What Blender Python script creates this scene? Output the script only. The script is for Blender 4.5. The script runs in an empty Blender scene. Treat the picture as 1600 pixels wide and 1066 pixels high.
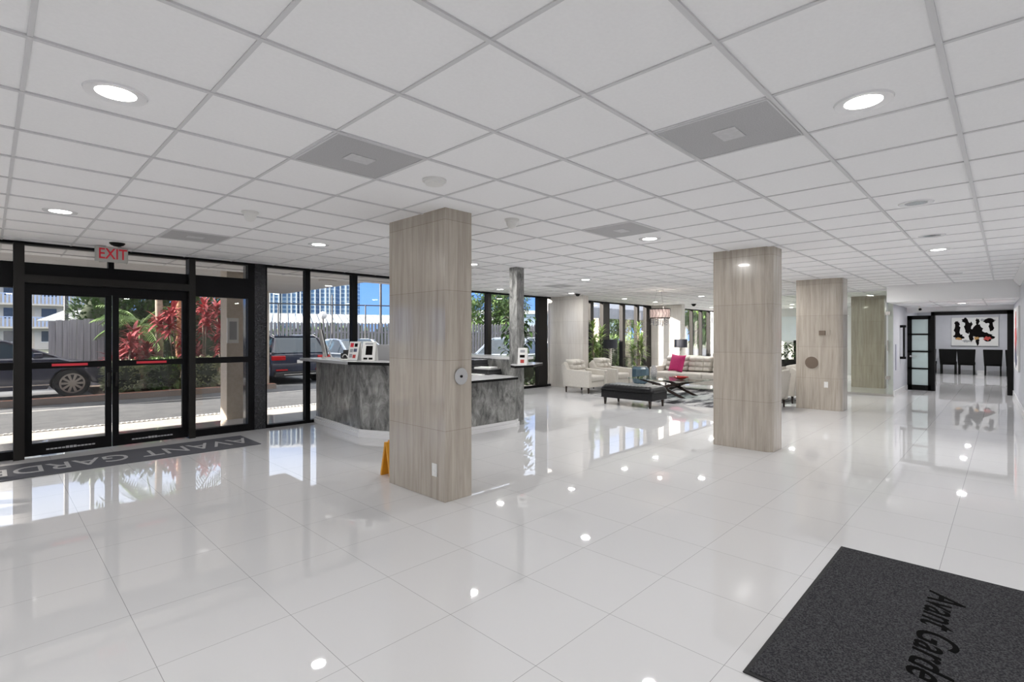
import bpy, bmesh, math, random
from mathutils import Vector, Matrix, noise
random.seed(7)
S = bpy.context.scene
C = S.collection
PI = math.pi
HC, ZC = 1.4576, 2.581            # eye height, ceiling height
# world: +X runs down the lobby, +Y towards the glass front, camera above the origin
# ---------------------------------------------------------------- camera
cam = bpy.data.cameras.new('camera'); co = bpy.data.objects.new('camera', cam); C.objects.link(co)
co.location = (0, 0, HC); co.rotation_euler = (PI/2, 0, 0.771 - PI/2)
cam.sensor_width = 36; cam.lens = 795.5/1600*36; cam.shift_y = -8.0/1600; cam.clip_end = 600; cam.clip_start = .05
S.camera = co
# ---------------------------------------------------------------- view
S.view_settings.view_transform = 'Standard'; S.view_settings.look = 'None'
S.view_settings.exposure = 0.2; S.view_settings.gamma = 1.0; S.view_settings.use_curve_mapping = False
S.cycles.max_bounces = 10; S.cycles.diffuse_bounces = 5; S.cycles.glossy_bounces = 5; S.cycles.transparent_max_bounces = 16
S.cycles.transmission_bounces = 6; S.cycles.sample_clamp_indirect = 4.0; S.cycles.caustics_reflective = False; S.cycles.caustics_refractive = False
S.cycles.use_denoising = True
# ---------------------------------------------------------------- sky
W = bpy.data.worlds.new('sky'); S.world = W; W.use_nodes = True
nt = W.node_tree; bg = nt.nodes['Background']; tcw = nt.nodes.new('ShaderNodeTexCoord'); sxw = nt.nodes.new('ShaderNodeSeparateXYZ'); rw = nt.nodes.new('ShaderNodeValToRGB')
nt.links.new(tcw.outputs['Generated'], sxw.inputs[0]); nt.links.new(sxw.outputs[2], rw.inputs[0]); nt.links.new(rw.outputs[0], bg.inputs[0])
e_ = rw.color_ramp.elements                      # clear blue low down; unseen upper sky whitened for neutral light and reflections
while len(e_) < 4: e_.new(.5)
for k_, (p_, c_) in enumerate(((0, (.15, .31, .66)), (.13, (.095, .25, .66)), (.24, (.62, .72, .90)), (.55, (.95, .97, 1.0)))): e_[k_].position = p_; e_[k_].color = (*c_, 1)
bg.inputs[1].default_value = 3.0
# ---------------------------------------------------------------- sun (travels +X, -Y, low)
sd = bpy.data.lights.new('sun', 'SUN'); sd.energy = 26; sd.angle = .009; sd.color = (1, .95, .88)
so = bpy.data.objects.new('sun', sd); C.objects.link(so); so.location = (-20, 30, 25)
so.rotation_euler = Vector((.83, -.557, -.25)).to_track_quat('-Z', 'Y').to_euler()
LAMP_W = 15.8

# ================================================================ materials
def mat(name, col, rough=.5, metal=0, coat=0, ior=1.5, spec=.5, emit=None, es=0, alpha=1, trans=0):
    m = bpy.data.materials.new(name); m.use_nodes = True
    p = m.node_tree.nodes['Principled BSDF']
    p.inputs['Base Color'].default_value = (*col, 1); p.inputs['Roughness'].default_value = rough
    p.inputs['Metallic'].default_value = metal; p.inputs['Coat Weight'].default_value = coat
    p.inputs['Coat Roughness'].default_value = .05
    p.inputs['IOR'].default_value = ior; p.inputs['Specular IOR Level'].default_value = spec
    p.inputs['Alpha'].default_value = alpha; p.inputs['Transmission Weight'].default_value = trans
    if emit: p.inputs['Emission Color'].default_value = (*emit, 1); p.inputs['Emission Strength'].default_value = es
    m['p'] = 1
    return m
def N(m, t, **k):
    n = m.node_tree.nodes.new(t)
    for a, b in k.items(): setattr(n, a, b)
    return n
def L(m, a, b): m.node_tree.links.new(a, b)
def P(m): return m.node_tree.nodes['Principled BSDF']
def coords(m, scale=(1, 1, 1), loc=(0, 0, 0), kind='Object'):
    tc = N(m, 'ShaderNodeTexCoord'); mp = N(m, 'ShaderNodeMapping')
    mp.inputs['Scale'].default_value = scale; mp.inputs['Location'].default_value = loc
    L(m, tc.outputs[kind], mp.inputs[0]); return mp.outputs[0]
def ramp(m, src, stops):
    r = N(m, 'ShaderNodeValToRGB'); e = r.color_ramp.elements
    while len(e) < len(stops): e.new(.5)
    for i, (p, c) in enumerate(stops): e[i].position = p; e[i].color = (*c, 1)
    L(m, src, r.inputs[0]); return r.outputs[0]
def noisy(name, c1, c2, scale=(8, 8, 8), detail=6, rough=.5, lo=.35, hi=.65, bump=0, **k):
    m = mat(name, c1, rough, **k)
    n = N(m, 'ShaderNodeTexNoise'); n.inputs['Scale'].default_value = 1; n.inputs['Detail'].default_value = detail
    L(m, coords(m, scale), n.inputs['Vector'])
    L(m, ramp(m, n.outputs[0], [(lo, c1), (hi, c2)]), P(m).inputs['Base Color'])
    if bump:
        b = N(m, 'ShaderNodeBump'); b.inputs['Strength'].default_value = bump; b.inputs['Distance'].default_value = .01
        L(m, n.outputs[0], b.inputs['Height']); L(m, b.outputs[0], P(m).inputs['Normal'])
    return m
M = {}
def tiles(name, base, grout, w, h, ox, oy, mortar, rough, coat, off=0, sq=0, ior=1.5):
    m = mat(name, base, rough, coat=coat, ior=ior)
    b = N(m, 'ShaderNodeTexBrick'); b.offset = off; b.squash = 1
    b.inputs['Scale'].default_value = 1; b.inputs['Brick Width'].default_value = w; b.inputs['Row Height'].default_value = h
    b.inputs['Mortar Size'].default_value = mortar; b.inputs['Mortar Smooth'].default_value = .1; b.inputs['Bias'].default_value = 0
    b.inputs['Color1'].default_value = (*base, 1); b.inputs['Color2'].default_value = (*[x*.985 for x in base], 1); b.inputs['Mortar'].default_value = (*grout, 1)
    L(m, coords(m, loc=(-ox, -oy, 0)), b.inputs['Vector']); L(m, b.outputs[0], P(m).inputs['Base Color'])
    return m, b
M['floor'], _b = tiles('white_porcelain_tile', (.71, .71, .72), (.31, .31, .32), .5842, .5949, 1.6856, 2.0863, .0013, .02, 0, ior=1.85)
M['ceil'] = noisy('ceiling_tile_white', (.89, .89, .895), (.91, .91, .915), (60, 60, 60), rough=.85)
M['tee'] = mat('ceiling_tee_shaded', (.64, .64, .65), .5)  # white tees greyed to stand in for their shadow edges
M['white'] = mat('white_paint', (.78, .78, .79), .5)
M['trimw'] = mat('white_gloss_trim', (.82, .82, .83), .25)
M['greywall'] = noisy('pale_grey_paint', (.52, .53, .57), (.54, .55, .59), rough=.6)
M['black'] = mat('black_anodised_aluminium', (.005, .005, .006), .5, spec=.12)
M['blackm'] = mat('matt_black', (.005, .005, .005), .55, spec=.15)
M['bronze'] = mat('dark_bronze_metal', (.018, .017, .016), .45, spec=.15)
M['gran'] = noisy('black_speckled_granite', (.008, .009, .012), (.05, .05, .055), (90, 90, 90), 8, .12, .45, .75)
M['chrome'] = mat('brushed_steel', (.62, .62, .62), .25, metal=1)
M['brown'] = mat('brown_plate', (.16, .12, .09), .4)
M['plas'] = mat('white_plastic', (.78, .78, .76), .35)
M['dark'] = mat('dark_grey_plastic', (.03, .03, .033), .4)
M['paper'] = mat('paper', (.82, .82, .80), .7)
M['red'] = mat('red_print', (.65, .03, .05), .5)
M['grey'] = mat('grey_plastic', (.35, .35, .36), .5)
M['lens'] = mat('lamp_lens', (.9, .9, .9), .4, emit=(1, .98, .95), es=9)
M['lensoff'] = mat('dull_lamp_lens', (.75, .75, .76), .15)
M['silver'] = mat('silver_reflector', (.75, .75, .76), .18, metal=1)
M['plate'] = noisy('vent_plate', (.54, .54, .55), (.60, .60, .61), (40, 40, 40), rough=.5)
M['perf'] = noisy('grey_perforated_vent', (.40, .40, .41), (.47, .47, .48), (160, 160, 160), 2, .6)
# travertine
def trav(name, a, b, c, rough=.22):
    m = mat(name, a, rough, coat=.35)
    v = coords(m, (14, 14, .9))
    n = N(m, 'ShaderNodeTexNoise'); n.inputs['Scale'].default_value = 1.4; n.inputs['Detail'].default_value = 9; n.inputs['Roughness'].default_value = .62; n.inputs['Distortion'].default_value = .5
    L(m, v, n.inputs['Vector'])
    n2 = N(m, 'ShaderNodeTexNoise'); n2.inputs['Scale'].default_value = 6; n2.inputs['Detail'].default_value = 5
    L(m, coords(m, (14, 14, .45)), n2.inputs['Vector'])
    r1 = ramp(m, n.outputs[0], [(.30, c), (.47, a), (.66, b)])
    mx = N(m, 'ShaderNodeMix', data_type='RGBA', blend_type='MULTIPLY'); mx.inputs[0].default_value = .55
    L(m, r1, mx.inputs[6]); L(m, ramp(m, n2.outputs[0], [(.35, (.86, .85, .84)), (.55, (1, 1, 1))]), mx.inputs[7])
    # slab joints
    w = N(m, 'ShaderNodeTexBrick'); w.offset = 0
    for k_, v_ in (('Scale', 1), ('Brick Width', 50), ('Row Height', .62), ('Mortar Size', .0022), ('Mortar Smooth', .3)): w.inputs[k_].default_value = v_
    w.inputs['Color1'].default_value = (1, 1, 1, 1); w.inputs['Color2'].default_value = (.93, .93, .93, 1); w.inputs['Mortar'].default_value = (.62, .6, .58, 1)
    tc = N(m, 'ShaderNodeTexCoord'); sx = N(m, 'ShaderNodeSeparateXYZ'); cb = N(m, 'ShaderNodeCombineXYZ'); L(m, tc.outputs['Object'], sx.inputs[0])
    L(m, sx.outputs[2], cb.inputs[1]); cb.inputs[0].default_value = 20; L(m, cb.outputs[0], w.inputs['Vector'])
    m2 = N(m, 'ShaderNodeMix', data_type='RGBA', blend_type='MULTIPLY'); m2.inputs[0].default_value = 1
    L(m, mx.outputs[2], m2.inputs[6]); L(m, w.outputs[0], m2.inputs[7]); L(m, m2.outputs[2], P(m).inputs['Base Color'])
    return m
M['trav'] = trav('travertine', (.455, .405, .345), (.53, .48, .415), (.37, .325, .27))
M['travl'] = trav('window_lit_travertine', (.72, .68, .63), (.77, .74, .69), (.64, .60, .55), .3)  # stone brightened to carry the window light on the blades
# desk stone
m = mat('grey_slate_stone', (.2, .2, .2), .3, coat=.2)
n = N(m, 'ShaderNodeTexNoise'); n.inputs['Scale'].default_value = 1; n.inputs['Detail'].default_value = 12; n.inputs['Roughness'].default_value = .72; n.inputs['Distortion'].default_value = 1.6
L(m, coords(m, (8, 8, 3.6)), n.inputs['Vector'])
L(m, ramp(m, n.outputs[0], [(.34, (.04, .04, .038)), (.45, (.155, .155, .15)), (.53, (.24, .24, .23)), (.66, (.40, .40, .385))]), P(m).inputs['Base Color'])
M['slate'] = m; n.inputs['Distortion'].default_value = .7
# glass: tinted see-through with a mirror sheen
def glass(name, tint, refl=1.0, rough=0.0, ior=1.45):
    m = bpy.data.materials.new(name); m.use_nodes = True; t = m.node_tree; t.nodes.clear()
    o = N(m, 'ShaderNodeOutputMaterial'); mx = N(m, 'ShaderNodeMixShader'); tr = N(m, 'ShaderNodeBsdfTransparent'); gl = N(m, 'ShaderNodeBsdfGlossy')
    tr.inputs[0].default_value = (*tint, 1); gl.inputs['Roughness'].default_value = rough; gl.inputs['Color'].default_value = (refl, refl, refl, 1)
    fr = N(m, 'ShaderNodeFresnel'); ge = N(m, 'ShaderNodeNewGeometry'); mr = N(m, 'ShaderNodeMapRange')
    mr.inputs['To Min'].default_value = ior; mr.inputs['To Max'].default_value = 1/ior; L(m, ge.outputs['Backfacing'], mr.inputs['Value']); L(m, mr.outputs[0], fr.inputs[0])
    L(m, fr.outputs[0], mx.inputs[0]); L(m, tr.outputs[0], mx.inputs[1]); L(m, gl.outputs[0], mx.inputs[2]); L(m, mx.outputs[0], o.inputs[0])
    return m
M['wglass'] = glass('tinted_window_glass', (.80, .785, .77), .8)
M['cglass'] = glass('clear_glass', (.90, .94, .91), .9)
M['gglass'] = glass('greenish_partition_glass', (.97, .985, .945), .7)
M['tglass'] = glass('table_glass', (.75, .85, .84), 1, ior=1.6)
M['frost'] = mat('frosted_glass', (.50, .60, .60), .35, ior=1.4)
M['leather'] = noisy('cream_leather', (.56, .53, .48), (.60, .57, .52), (30, 30, 30), rough=.45)
M['bleather'] = noisy('black_leather', (.006, .006, .007), (.012, .012, .014), (25, 25, 25), rough=.3, bump=.15, spec=.3)
M['dleather'] = mat('dull_black_leather', (.004, .004, .004), .7, spec=.12)
M['wood'] = noisy('dark_brown_wood', (.018, .010, .008), (.035, .018, .013), (20, 3, 3), rough=.25)
M['pink'] = noisy('magenta_cloth', (.42, .012, .11), (.50, .02, .15), (40, 40, 40), rough=.7)
M['teal'] = mat('blue_grey_lacquer', (.07, .12, .16), .25)
M['shade'] = mat('charcoal_lamp_shade', (.03, .032, .042), .8)
M['shadein'] = mat('pink_organza', (.70, .55, .52), .4, alpha=.75, emit=(1, .75, .65), es=.08)
M['crystal'] = mat('crystal', (.9, .9, .92), .03, ior=1.5, trans=.8)
M['sheet'] = mat('white_ceramic', (.8, .8, .8), .2)
M['yellow'] = mat('amber_yellow_plastic', (.72, .33, .02), .4)
M['mat'] = noisy('charcoal_carpet', (.022, .022, .025), (.075, .075, .08), (140, 140, 140), 3, .95, .4, .62, spec=.1)
M['matb'] = mat('black_rubber', (.012, .012, .013), .7)
M['ink'] = mat('black_carpet_pile', (.004, .004, .004), .95, spec=.05)
M['light_ink'] = noisy('pale_grey_pile', (.34, .34, .35), (.5, .5, .5), (60, 60, 60), rough=.9)
# ribbed entrance mat
m = mat('ribbed_charcoal_mat', (.07, .07, .08), .8)
ck = N(m, 'ShaderNodeTexVoronoi'); ck.inputs['Scale'].default_value = 1; ck.inputs['Randomness'].default_value = 0; L(m, coords(m, (55, 55, 55)), ck.inputs['Vector'])
L(m, ramp(m, ck.outputs['Distance'], [(.25, (.013, .013, .016)), (.5, (.075, .077, .09))]), P(m).inputs['Base Color']); M['rib'] = m
# rug
m = mat('abstract_rug', (.4, .4, .4), .95, spec=.1)
n = N(m, 'ShaderNodeTexNoise'); n.inputs['Scale'].default_value = 1.0; n.inputs['Detail'].default_value = 9; n.inputs['Roughness'].default_value = .65; L(m, coords(m, (.8, 3.2, 1)), n.inputs['Vector'])
L(m, ramp(m, n.outputs[0], [(.38, (.02, .02, .022)), (.46, (.16, .16, .17)), (.51, (.42, .42, .42)), (.60, (.56, .56, .55))]), P(m).inputs['Base Color']); M['rug'] = m
# outdoors
M['asphalt'] = noisy('asphalt', (.13, .14, .155), (.18, .19, .205), (3, 3, 3), 10, .85)
M['walk'] = noisy('sunlit_concrete_walk', (.64, .63, .61), (.72, .71, .69), (4, 4, 4), 8, .8)  # lighter concrete stands in for sunlight the canopy cuts off
M['line'] = mat('road_paint', (.75, .75, .73), .7)
M['brickc'], _ = tiles('red_brick_curb', (.42, .17, .11), (.40, .33, .28), .2, .06, 0, 0, .006, .8, 0)
M['soil'] = noisy('garden_soil', (.12, .08, .06), (.2, .14, .1), (9, 9, 9), rough=.95)
M['grass'] = noisy('far_ground', (.16, .18, .13), (.25, .26, .2), (1, 1, 1), rough=.95)
M['stucco'] = noisy('beige_stucco', (.60, .52, .42), (.66, .58, .48), (20, 20, 20), rough=.8)
M['soffit'] = noisy('soffit_paint', (.56, .54, .52), (.60, .58, .56), (2, 2, 2), rough=.8)
M['cream'] = noisy('cream_render', (.62, .58, .52), (.68, .64, .58), (1, 1, 1), rough=.8)
M['blue_rail'] = mat('pale_blue_railing', (.45, .55, .78), .6)
M['pane'] = mat('building_window', (.06, .08, .11), .1)
M['fence'] = noisy('grey_board', (.16, .16, .18), (.26, .26, .28), (18, 18, .8), rough=.85)
M['steel'] = mat('painted_steel_post', (.05, .05, .055), .5)
M['bark'] = noisy('palm_bark', (.20, .155, .12), (.32, .26, .21), (6, 6, 40), rough=.9)
M['barkr'] = noisy('reddish_bark', (.34, .16, .09), (.42, .22, .13), (6, 6, 30), rough=.9)
def leafm(name, a, b, rough=.45):
    m = noisy(name, a, b, (2.3, 2.3, 2.3), 3, rough, .35, .65); return m
M['leafd'] = leafm('deep_green_leaf', (.03, .07, .02), (.09, .17, .05))
M['leafm'] = leafm('mid_green_leaf', (.10, .20, .05), (.24, .36, .12))
M['leafh'] = leafm('hedge_leaf', (.30, .35, .16), (.56, .60, .36))
M['leafr'] = leafm('red_ti_leaf', (.16, .025, .035), (.52, .11, .12), .35)
M['leafy'] = leafm('dracaena_leaf', (.09, .17, .04), (.32, .42, .12))
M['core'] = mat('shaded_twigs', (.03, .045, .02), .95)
M['fin'] = mat('pale_concrete_fin', (.42, .47, .50), .7)
m = mat('tower_facade', (.2, .3, .45), .25)
b = N(m, 'ShaderNodeTexBrick'); b.offset = 0
for k_, v_ in (('Scale', 1), ('Brick Width', 1.5), ('Row Height', 1.15), ('Mortar Size', .15), ('Mortar Smooth', .1)): b.inputs[k_].default_value = v_
b.inputs['Color1'].default_value = (.05, .11, .22, 1); b.inputs['Color2'].default_value = (.08, .17, .30, 1); b.inputs['Mortar'].default_value = (.30, .38, .46, 1)
tc = N(m, 'ShaderNodeTexCoord'); sx = N(m, 'ShaderNodeSeparateXYZ'); cb = N(m, 'ShaderNodeCombineXYZ'); ad = N(m, 'ShaderNodeMath', operation='ADD')
L(m, tc.outputs['Object'], sx.inputs[0]); L(m, sx.outputs[0], ad.inputs[0]); L(m, sx.outputs[1], ad.inputs[1]); L(m, ad.outputs[0], cb.inputs[0]); L(m, sx.outputs[2], cb.inputs[1])
L(m, cb.outputs[0], b.inputs['Vector']); L(m, b.outputs[0], P(m).inputs['Base Color']); M['tower'] = m
M['carblue'] = mat('dark_navy_car_paint', (.018, .026, .07), .18, coat=.6)
M['cargrey'] = mat('slate_blue_car_paint', (.03, .038, .07), .2, coat=1)
M['carsilver'] = mat('silver_blue_car_paint', (.42, .50, .60), .25, metal=.4, coat=1)
M['carwhite'] = mat('white_car_paint', (.7, .72, .75), .2, coat=1)
M['carglass'] = mat('car_window', (.02, .05, .08), .05, spec=.8)
M['tyre'] = mat('tyre_rubber', (.015, .015, .016), .8)
M['rim'] = mat('alloy_wheel', (.5, .48, .45), .3, metal=.9)
M['tail'] = mat('tail_lamp', (.55, .01, .015), .15)
M['head'] = mat('head_lamp', (.8, .82, .85), .08)
M['canvas'] = mat('canvas', (.74, .74, .73), .7)
M['ared'] = mat('red_pigment', (.45, .05, .04), .6); M['aochre'] = mat('ochre_pigment', (.45, .25, .08), .6); M['ablk'] = mat('black_pigment', (.004, .003, .003), .8, spec=.1); M['agry'] = mat('grey_pigment', (.35, .36, .38), .6); M['ablue'] = mat('slate_pigment', (.08, .09, .15), .6)
M['pblue'] = mat('pale_blue_print', (.76, .82, .87), .5)
M['terr'] = noisy('dark_ceramic', (.03, .03, .035), (.05, .05, .055), (5, 5, 5), rough=.3)
M['sage'] = noisy('sage_fabric', (.33, .37, .30), (.38, .42, .35), (40, 40, 40), rough=.8)

# ================================================================ mesh helpers
class MB:
    def __init__(s): s.b = bmesh.new()
    def box(s, x0, x1, y0, y1, z0, z1, rot=0, piv=None):
        vs = [s.b.verts.new((x, y, z)) for x in (x0, x1) for y in (y0, y1) for z in (z0, z1)]
        for q in ((0, 1, 3, 2), (4, 6, 7, 5), (0, 4, 5, 1), (2, 3, 7, 6), (0, 2, 6, 4), (1, 5, 7, 3)): s.b.faces.new([vs[i] for i in q])
        if rot:
            c = Vector(piv or ((x0+x1)/2, (y0+y1)/2, (z0+z1)/2)); R = Matrix.Rotation(rot, 3, 'Z')
            for v in vs: v.co = c + R @ (v.co - c)
        return vs
    def rbox(s, x0, x1, y0, y1, z0, z1, r=.03, seg=3):
        t = bmesh.new(); o = MB.__new__(MB); o.b = t; o.box(x0, x1, y0, y1, z0, z1)
        bmesh.ops.bevel(t, geom=t.edges[:] + t.verts[:], offset=r, segments=seg, profile=.5, affect='EDGES')
        s.merge(t)
    def merge(s, t, Mx=None):
        mp = {}
        for v in t.verts: mp[v] = s.b.verts.new(Mx @ v.co if Mx else v.co)
        for f in t.faces:
            try: s.b.faces.new([mp[v] for v in f.verts])
            except ValueError: pass
        t.free()
    def prism(s, pts, z0, z1):
        a = [s.b.verts.new((x, y, z0)) for x, y in pts]; c = [s.b.verts.new((x, y, z1)) for x, y in pts]; n = len(pts)
        s.b.faces.new(a[::-1]); s.b.faces.new(c)
        for i in range(n): s.b.faces.new([a[i], a[(i+1) % n], c[(i+1) % n], c[i]])
    def prism_y(s, pts, y0, y1):      # pts are (x,z)
        a = [s.b.verts.new((x, y0, z)) for x, z in pts]; c = [s.b.verts.new((x, y1, z)) for x, z in pts]; n = len(pts)
        s.b.faces.new(a); s.b.faces.new(c[::-1])
        for i in range(n): s.b.faces.new([a[(i+1) % n], a[i], c[i], c[(i+1) % n]])
    def tube(s, path, rad, n=10, cap=True):
        path = [Vector(p) for p in path]; rings = []
        for i, p in enumerate(path):
            d = (path[min(i+1, len(path)-1)] - path[max(i-1, 0)]).normalized()
            u = d.orthogonal().normalized() if i == 0 else (u - d*u.dot(d)).normalized()
            w = d.cross(u); r = rad[i] if isinstance(rad, (list, tuple)) else rad
            rings.append([s.b.verts.new(p + u*math.cos(2*PI*k/n)*r + w*math.sin(2*PI*k/n)*r) for k in range(n)])
        for a, c in zip(rings, rings[1:]):
            for k in range(n): s.b.faces.new([a[k], a[(k+1) % n], c[(k+1) % n], c[k]])
        if cap: s.b.faces.new(rings[0][::-1]); s.b.faces.new(rings[-1])
    def cyl(s, c, r, h, axis='z', n=24, r2=None):
        d = {'x': (1, 0, 0), 'y': (0, 1, 0), 'z': (0, 0, 1)}[axis]
        s.tube([c, Vector(c)+Vector(d)*h], [r, r if r2 is None else r2], n)
    def lathe(s, prof, n=28, cx=0, cy=0):
        rings = [[s.b.verts.new((cx+r*math.cos(2*PI*k/n), cy+r*math.sin(2*PI*k/n), z)) for k in range(n)] for r, z in prof]
        for a, c in zip(rings, rings[1:]):
            for k in range(n): s.b.faces.new([a[k], a[(k+1) % n], c[(k+1) % n], c[k]])
        s.b.faces.new(rings[0][::-1]); s.b.faces.new(rings[-1])
    def sphere(s, c, r, sc=(1, 1, 1), u=14, v=9):
        t = bmesh.new(); bmesh.ops.create_uvsphere(t, u_segments=u, v_segments=v, radius=r)
        s.merge(t, Matrix.Translation(c) @ Matrix.Diagonal((*sc, 1)))
    def blade(s, p, d, ln, w, droop=.5, seg=4, fold=.25):
        p = Vector(p); d = Vector(d).normalized(); side = d.cross(Vector((0, 0, 1)))
        side = side.normalized() if side.length > .05 else Vector((1, 0, 0)); prev = None; q = p.copy(); dd = d.copy()
        for i in range(seg+1):
            t = i/seg; ww = w*(math.sin(PI*min(1, .18+t*.82)))**.8*.5 if i < seg else .001
            up = side.cross(dd).normalized()
            row = [s.b.verts.new(q - side*ww + up*ww*fold), s.b.verts.new(q), s.b.verts.new(q + side*ww + up*ww*fold)]
            if prev:
                s.b.faces.new([prev[0], prev[1], row[1], row[0]]); s.b.faces.new([prev[1], prev[2], row[2], row[1]])
            prev = row; q = q + dd*ln/seg; dd = (dd + Vector((0, 0, -droop/seg))).normalized()
    def build(s, name, m, parent=None, smooth=False, loc=None, rot=None, bevel=0):
        me = bpy.data.meshes.new(name)
        bmesh.ops.recalc_face_normals(s.b, faces=s.b.faces[:]) if not getattr(s, 'raw', False) else None
        if smooth:
            for f in s.b.faces: f.smooth = True
        s.b.to_mesh(me); s.b.free()
        if m: me.materials.append(m)
        o = bpy.data.objects.new(name, me); C.objects.link(o)
        if parent: o.parent = parent
        if loc: o.location = loc
        if rot is not None: o.rotation_euler = rot if isinstance(rot, tuple) else (0, 0, rot)
        if smooth == 'auto':
            md = o.modifiers.new('es', 'EDGE_SPLIT'); md.split_angle = math.radians(40)
        if bevel:
            md = o.modifiers.new('bv', 'BEVEL'); md.width = bevel; md.segments = 2; md.limit_method = 'ANGLE'
        return o
def tag(o, label=None, cat=None, group=None, kind=None):
    if label: o['label'] = label
    if cat: o['category'] = cat
    if group: o['group'] = group
    if kind: o['kind'] = kind
    return o
def empty(name, loc, label, cat, group=None, rz=0):
    o = bpy.data.objects.new(name, None); C.objects.link(o); o.location = loc; o.rotation_euler = (0, 0, rz); o.empty_display_size = .1
    return tag(o, label, cat, group)
def copy_tree(o, parent=None):
    c = o.copy(); C.objects.link(c)
    if parent: c.parent = parent
    for ch in [x for x in o.children]: copy_tree(ch, c)
    return c
def bx(name, m, x0, x1, y0, y1, z0, z1, parent=None, bevel=0, r=0):
    b = MB()
    b.rbox(x0, x1, y0, y1, z0, z1, r) if r else b.box(x0, x1, y0, y1, z0, z1)
    return b.build(name, m, parent, smooth='auto' if r else False, bevel=bevel)
def struct(o): o['kind'] = 'structure'; return o
def text(name, body, m, parent, loc, rot, size, ext=.002, shear=0, sx=1, bold=0, align='CENTER', space=1):
    cu = bpy.data.curves.new('t', 'FONT'); cu.body = body; cu.size = size; cu.extrude = ext; cu.shear = shear; cu.offset = bold
    cu.align_x = align; cu.align_y = 'CENTER'; cu.space_character = space; cu.resolution_u = 4
    t = bpy.data.objects.new('t', cu); C.objects.link(t); bpy.context.view_layer.update()
    me = bpy.data.meshes.new_from_object(t.evaluated_get(bpy.context.evaluated_depsgraph_get()))
    bpy.data.objects.remove(t); me.materials.clear(); me.materials.append(m)
    o = bpy.data.objects.new(name, me); C.objects.link(o); o.parent = parent; o.location = loc; o.rotation_euler = rot; o.scale = (sx, 1, 1)
    return o

# ================================================================ SHELL
struct(bx('floor', M['floor'], -4.2, 26.4, -4.2, 9.7, -.2, 0))
o = bpy.data.objects['floor']; 
# ceiling: main slab with the side above the lounge, grid of tees, recessed vents as things
b = MB(); b.box(-4.2, 14.2, -4.2, 9.7, ZC, ZC+.2); b.box(14.2, 23.2, 1.95, 9.7, ZC, ZC+.2)
ceil = struct(b.build('ceiling', M['ceil']))
b = MB(); GX, GY, GS = 1.9379, 2.0141, .6096; tw = .009
k = math.ceil((-4.2-GX)/GS)
while GX+k*GS < 23.2:
    x = GX+k*GS; b.box(x-tw, x+tw, -4.2 if x < 14.2 else 1.95, 9.55, ZC-.006, ZC+.001); k += 1
k = math.ceil((-4.2-GY)/GS)
while GY+k*GS < 9.5:
    y = GY+k*GS; b.box(-4.2, 23.2 if y > 1.95 else 14.2, y-tw*1.2, y+tw*1.2, ZC-.009, ZC+.001); k += 1
g = b.build('grid', M['tee'], ceil)
# low soffit in front of the dining room
struct(bx('ceiling_soffit', M['ceil'], 14.2, 17.6, -.3, 1.95, 2.22, ZC+.2))
b = MB()
for x in (14.9, 16.2): b.box(x-.012, x+.012, -.13, 1.95, 2.213, 2.221)
for y in (.35, 1.2): b.box(14.22, 17.5, y-.012, y+.012, 2.211, 2.221)
b.build('grid', M['tee'], bpy.data.objects['ceiling_soffit'])
struct(bx('ceiling_dining', M['ceil'], 17.6, 26.4, -3, 2.7, 2.5, 2.7))
# walls
ysk = lambda x: -.12-(17.5-x)*.0224            # the right wall runs very slightly out of square
b = MB(); b.prism([(9, ysk(9)), (17.5, ysk(17.5)), (17.5, -.5), (9, -.5)], 0, ZC); struct(b.build('wall_right', M['greywall']))
struct(bx('wall_alcove', M['white'], 8.85, 9.0, -4.2, -.31, 0, ZC))
struct(bx('wall_alcove_side', M['white'], -4.2, 9.0, -4.35, -4.2, 0, ZC))
struct(bx('wall_back', M['white'], -4.35, -4.2, -4.2, 8.42, 0, ZC))
b = MB(); b.prism([(9, ysk(9)), (17.4, ysk(17.4)), (17.4, ysk(17.4)+.018), (9, ysk(9)+.018)], 0, .13); struct(b.build('baseboard_right', M['trimw']))
bb = MB()
a = [(-.13, 2.44), (-.115, 2.44), (-.03, 2.56), (-.03, ZC), (-.13, ZC)]
v0 = [bb.b.verts.new((9.0, y+.13+ysk(9), z)) for y, z in a]; v1 = [bb.b.verts.new((14.2, y+.13+ysk(14.2), z)) for y, z in a]
bb.b.faces.new(v0); bb.b.faces.new(v1[::-1])
for i in range(5): bb.b.faces.new([v0[i], v0[(i+1) % 5], v1[(i+1) % 5], v1[i]])
struct(bb.build('trim_1', M['trimw']))
struct(bx('wall_hall', M['greywall'], 15.12, 17.5, 1.95, 2.05, 0, ZC))
struct(bx('baseboard_hall', M['trimw'], 15.12, 17.48, 1.93, 1.95, 0, .13))
# end wall with the wide opening to the dining room
struct(bx('wall_end', M['greywall'], 17.5, 17.6, -3, -.12, 0, ZC))
struct(bx('wall_end_over_opening', M['trimw'], 17.5, 17.6, -.12, 2.05, 2.085, 2.22))
struct(bx('wall_lounge_end', M['white'], 23.0, 23.2, 2.7, 9.7, 0, ZC))
struct(bx('wall_dining_side', M['greywall'], 17.6, 26.4, 2.6, 2.7, 0, 2.5))
struct(bx('wall_dining_far', M['greywall'], 26.2, 26.4, -3, 2.6, 0, 2.5))
struct(bx('wall_dining_right', M['greywall'], 17.6, 26.4, -3.1, -3, 0, 2.5))
struct(bx('baseboard_dining', M['trimw'], 26.17, 26.2, -3, 2.6, 0, .15))
struct(bx('trim_2', M['trimw'], 17.46, 17.5, -.13, 1.95, 2.11, 2.22))
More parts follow.
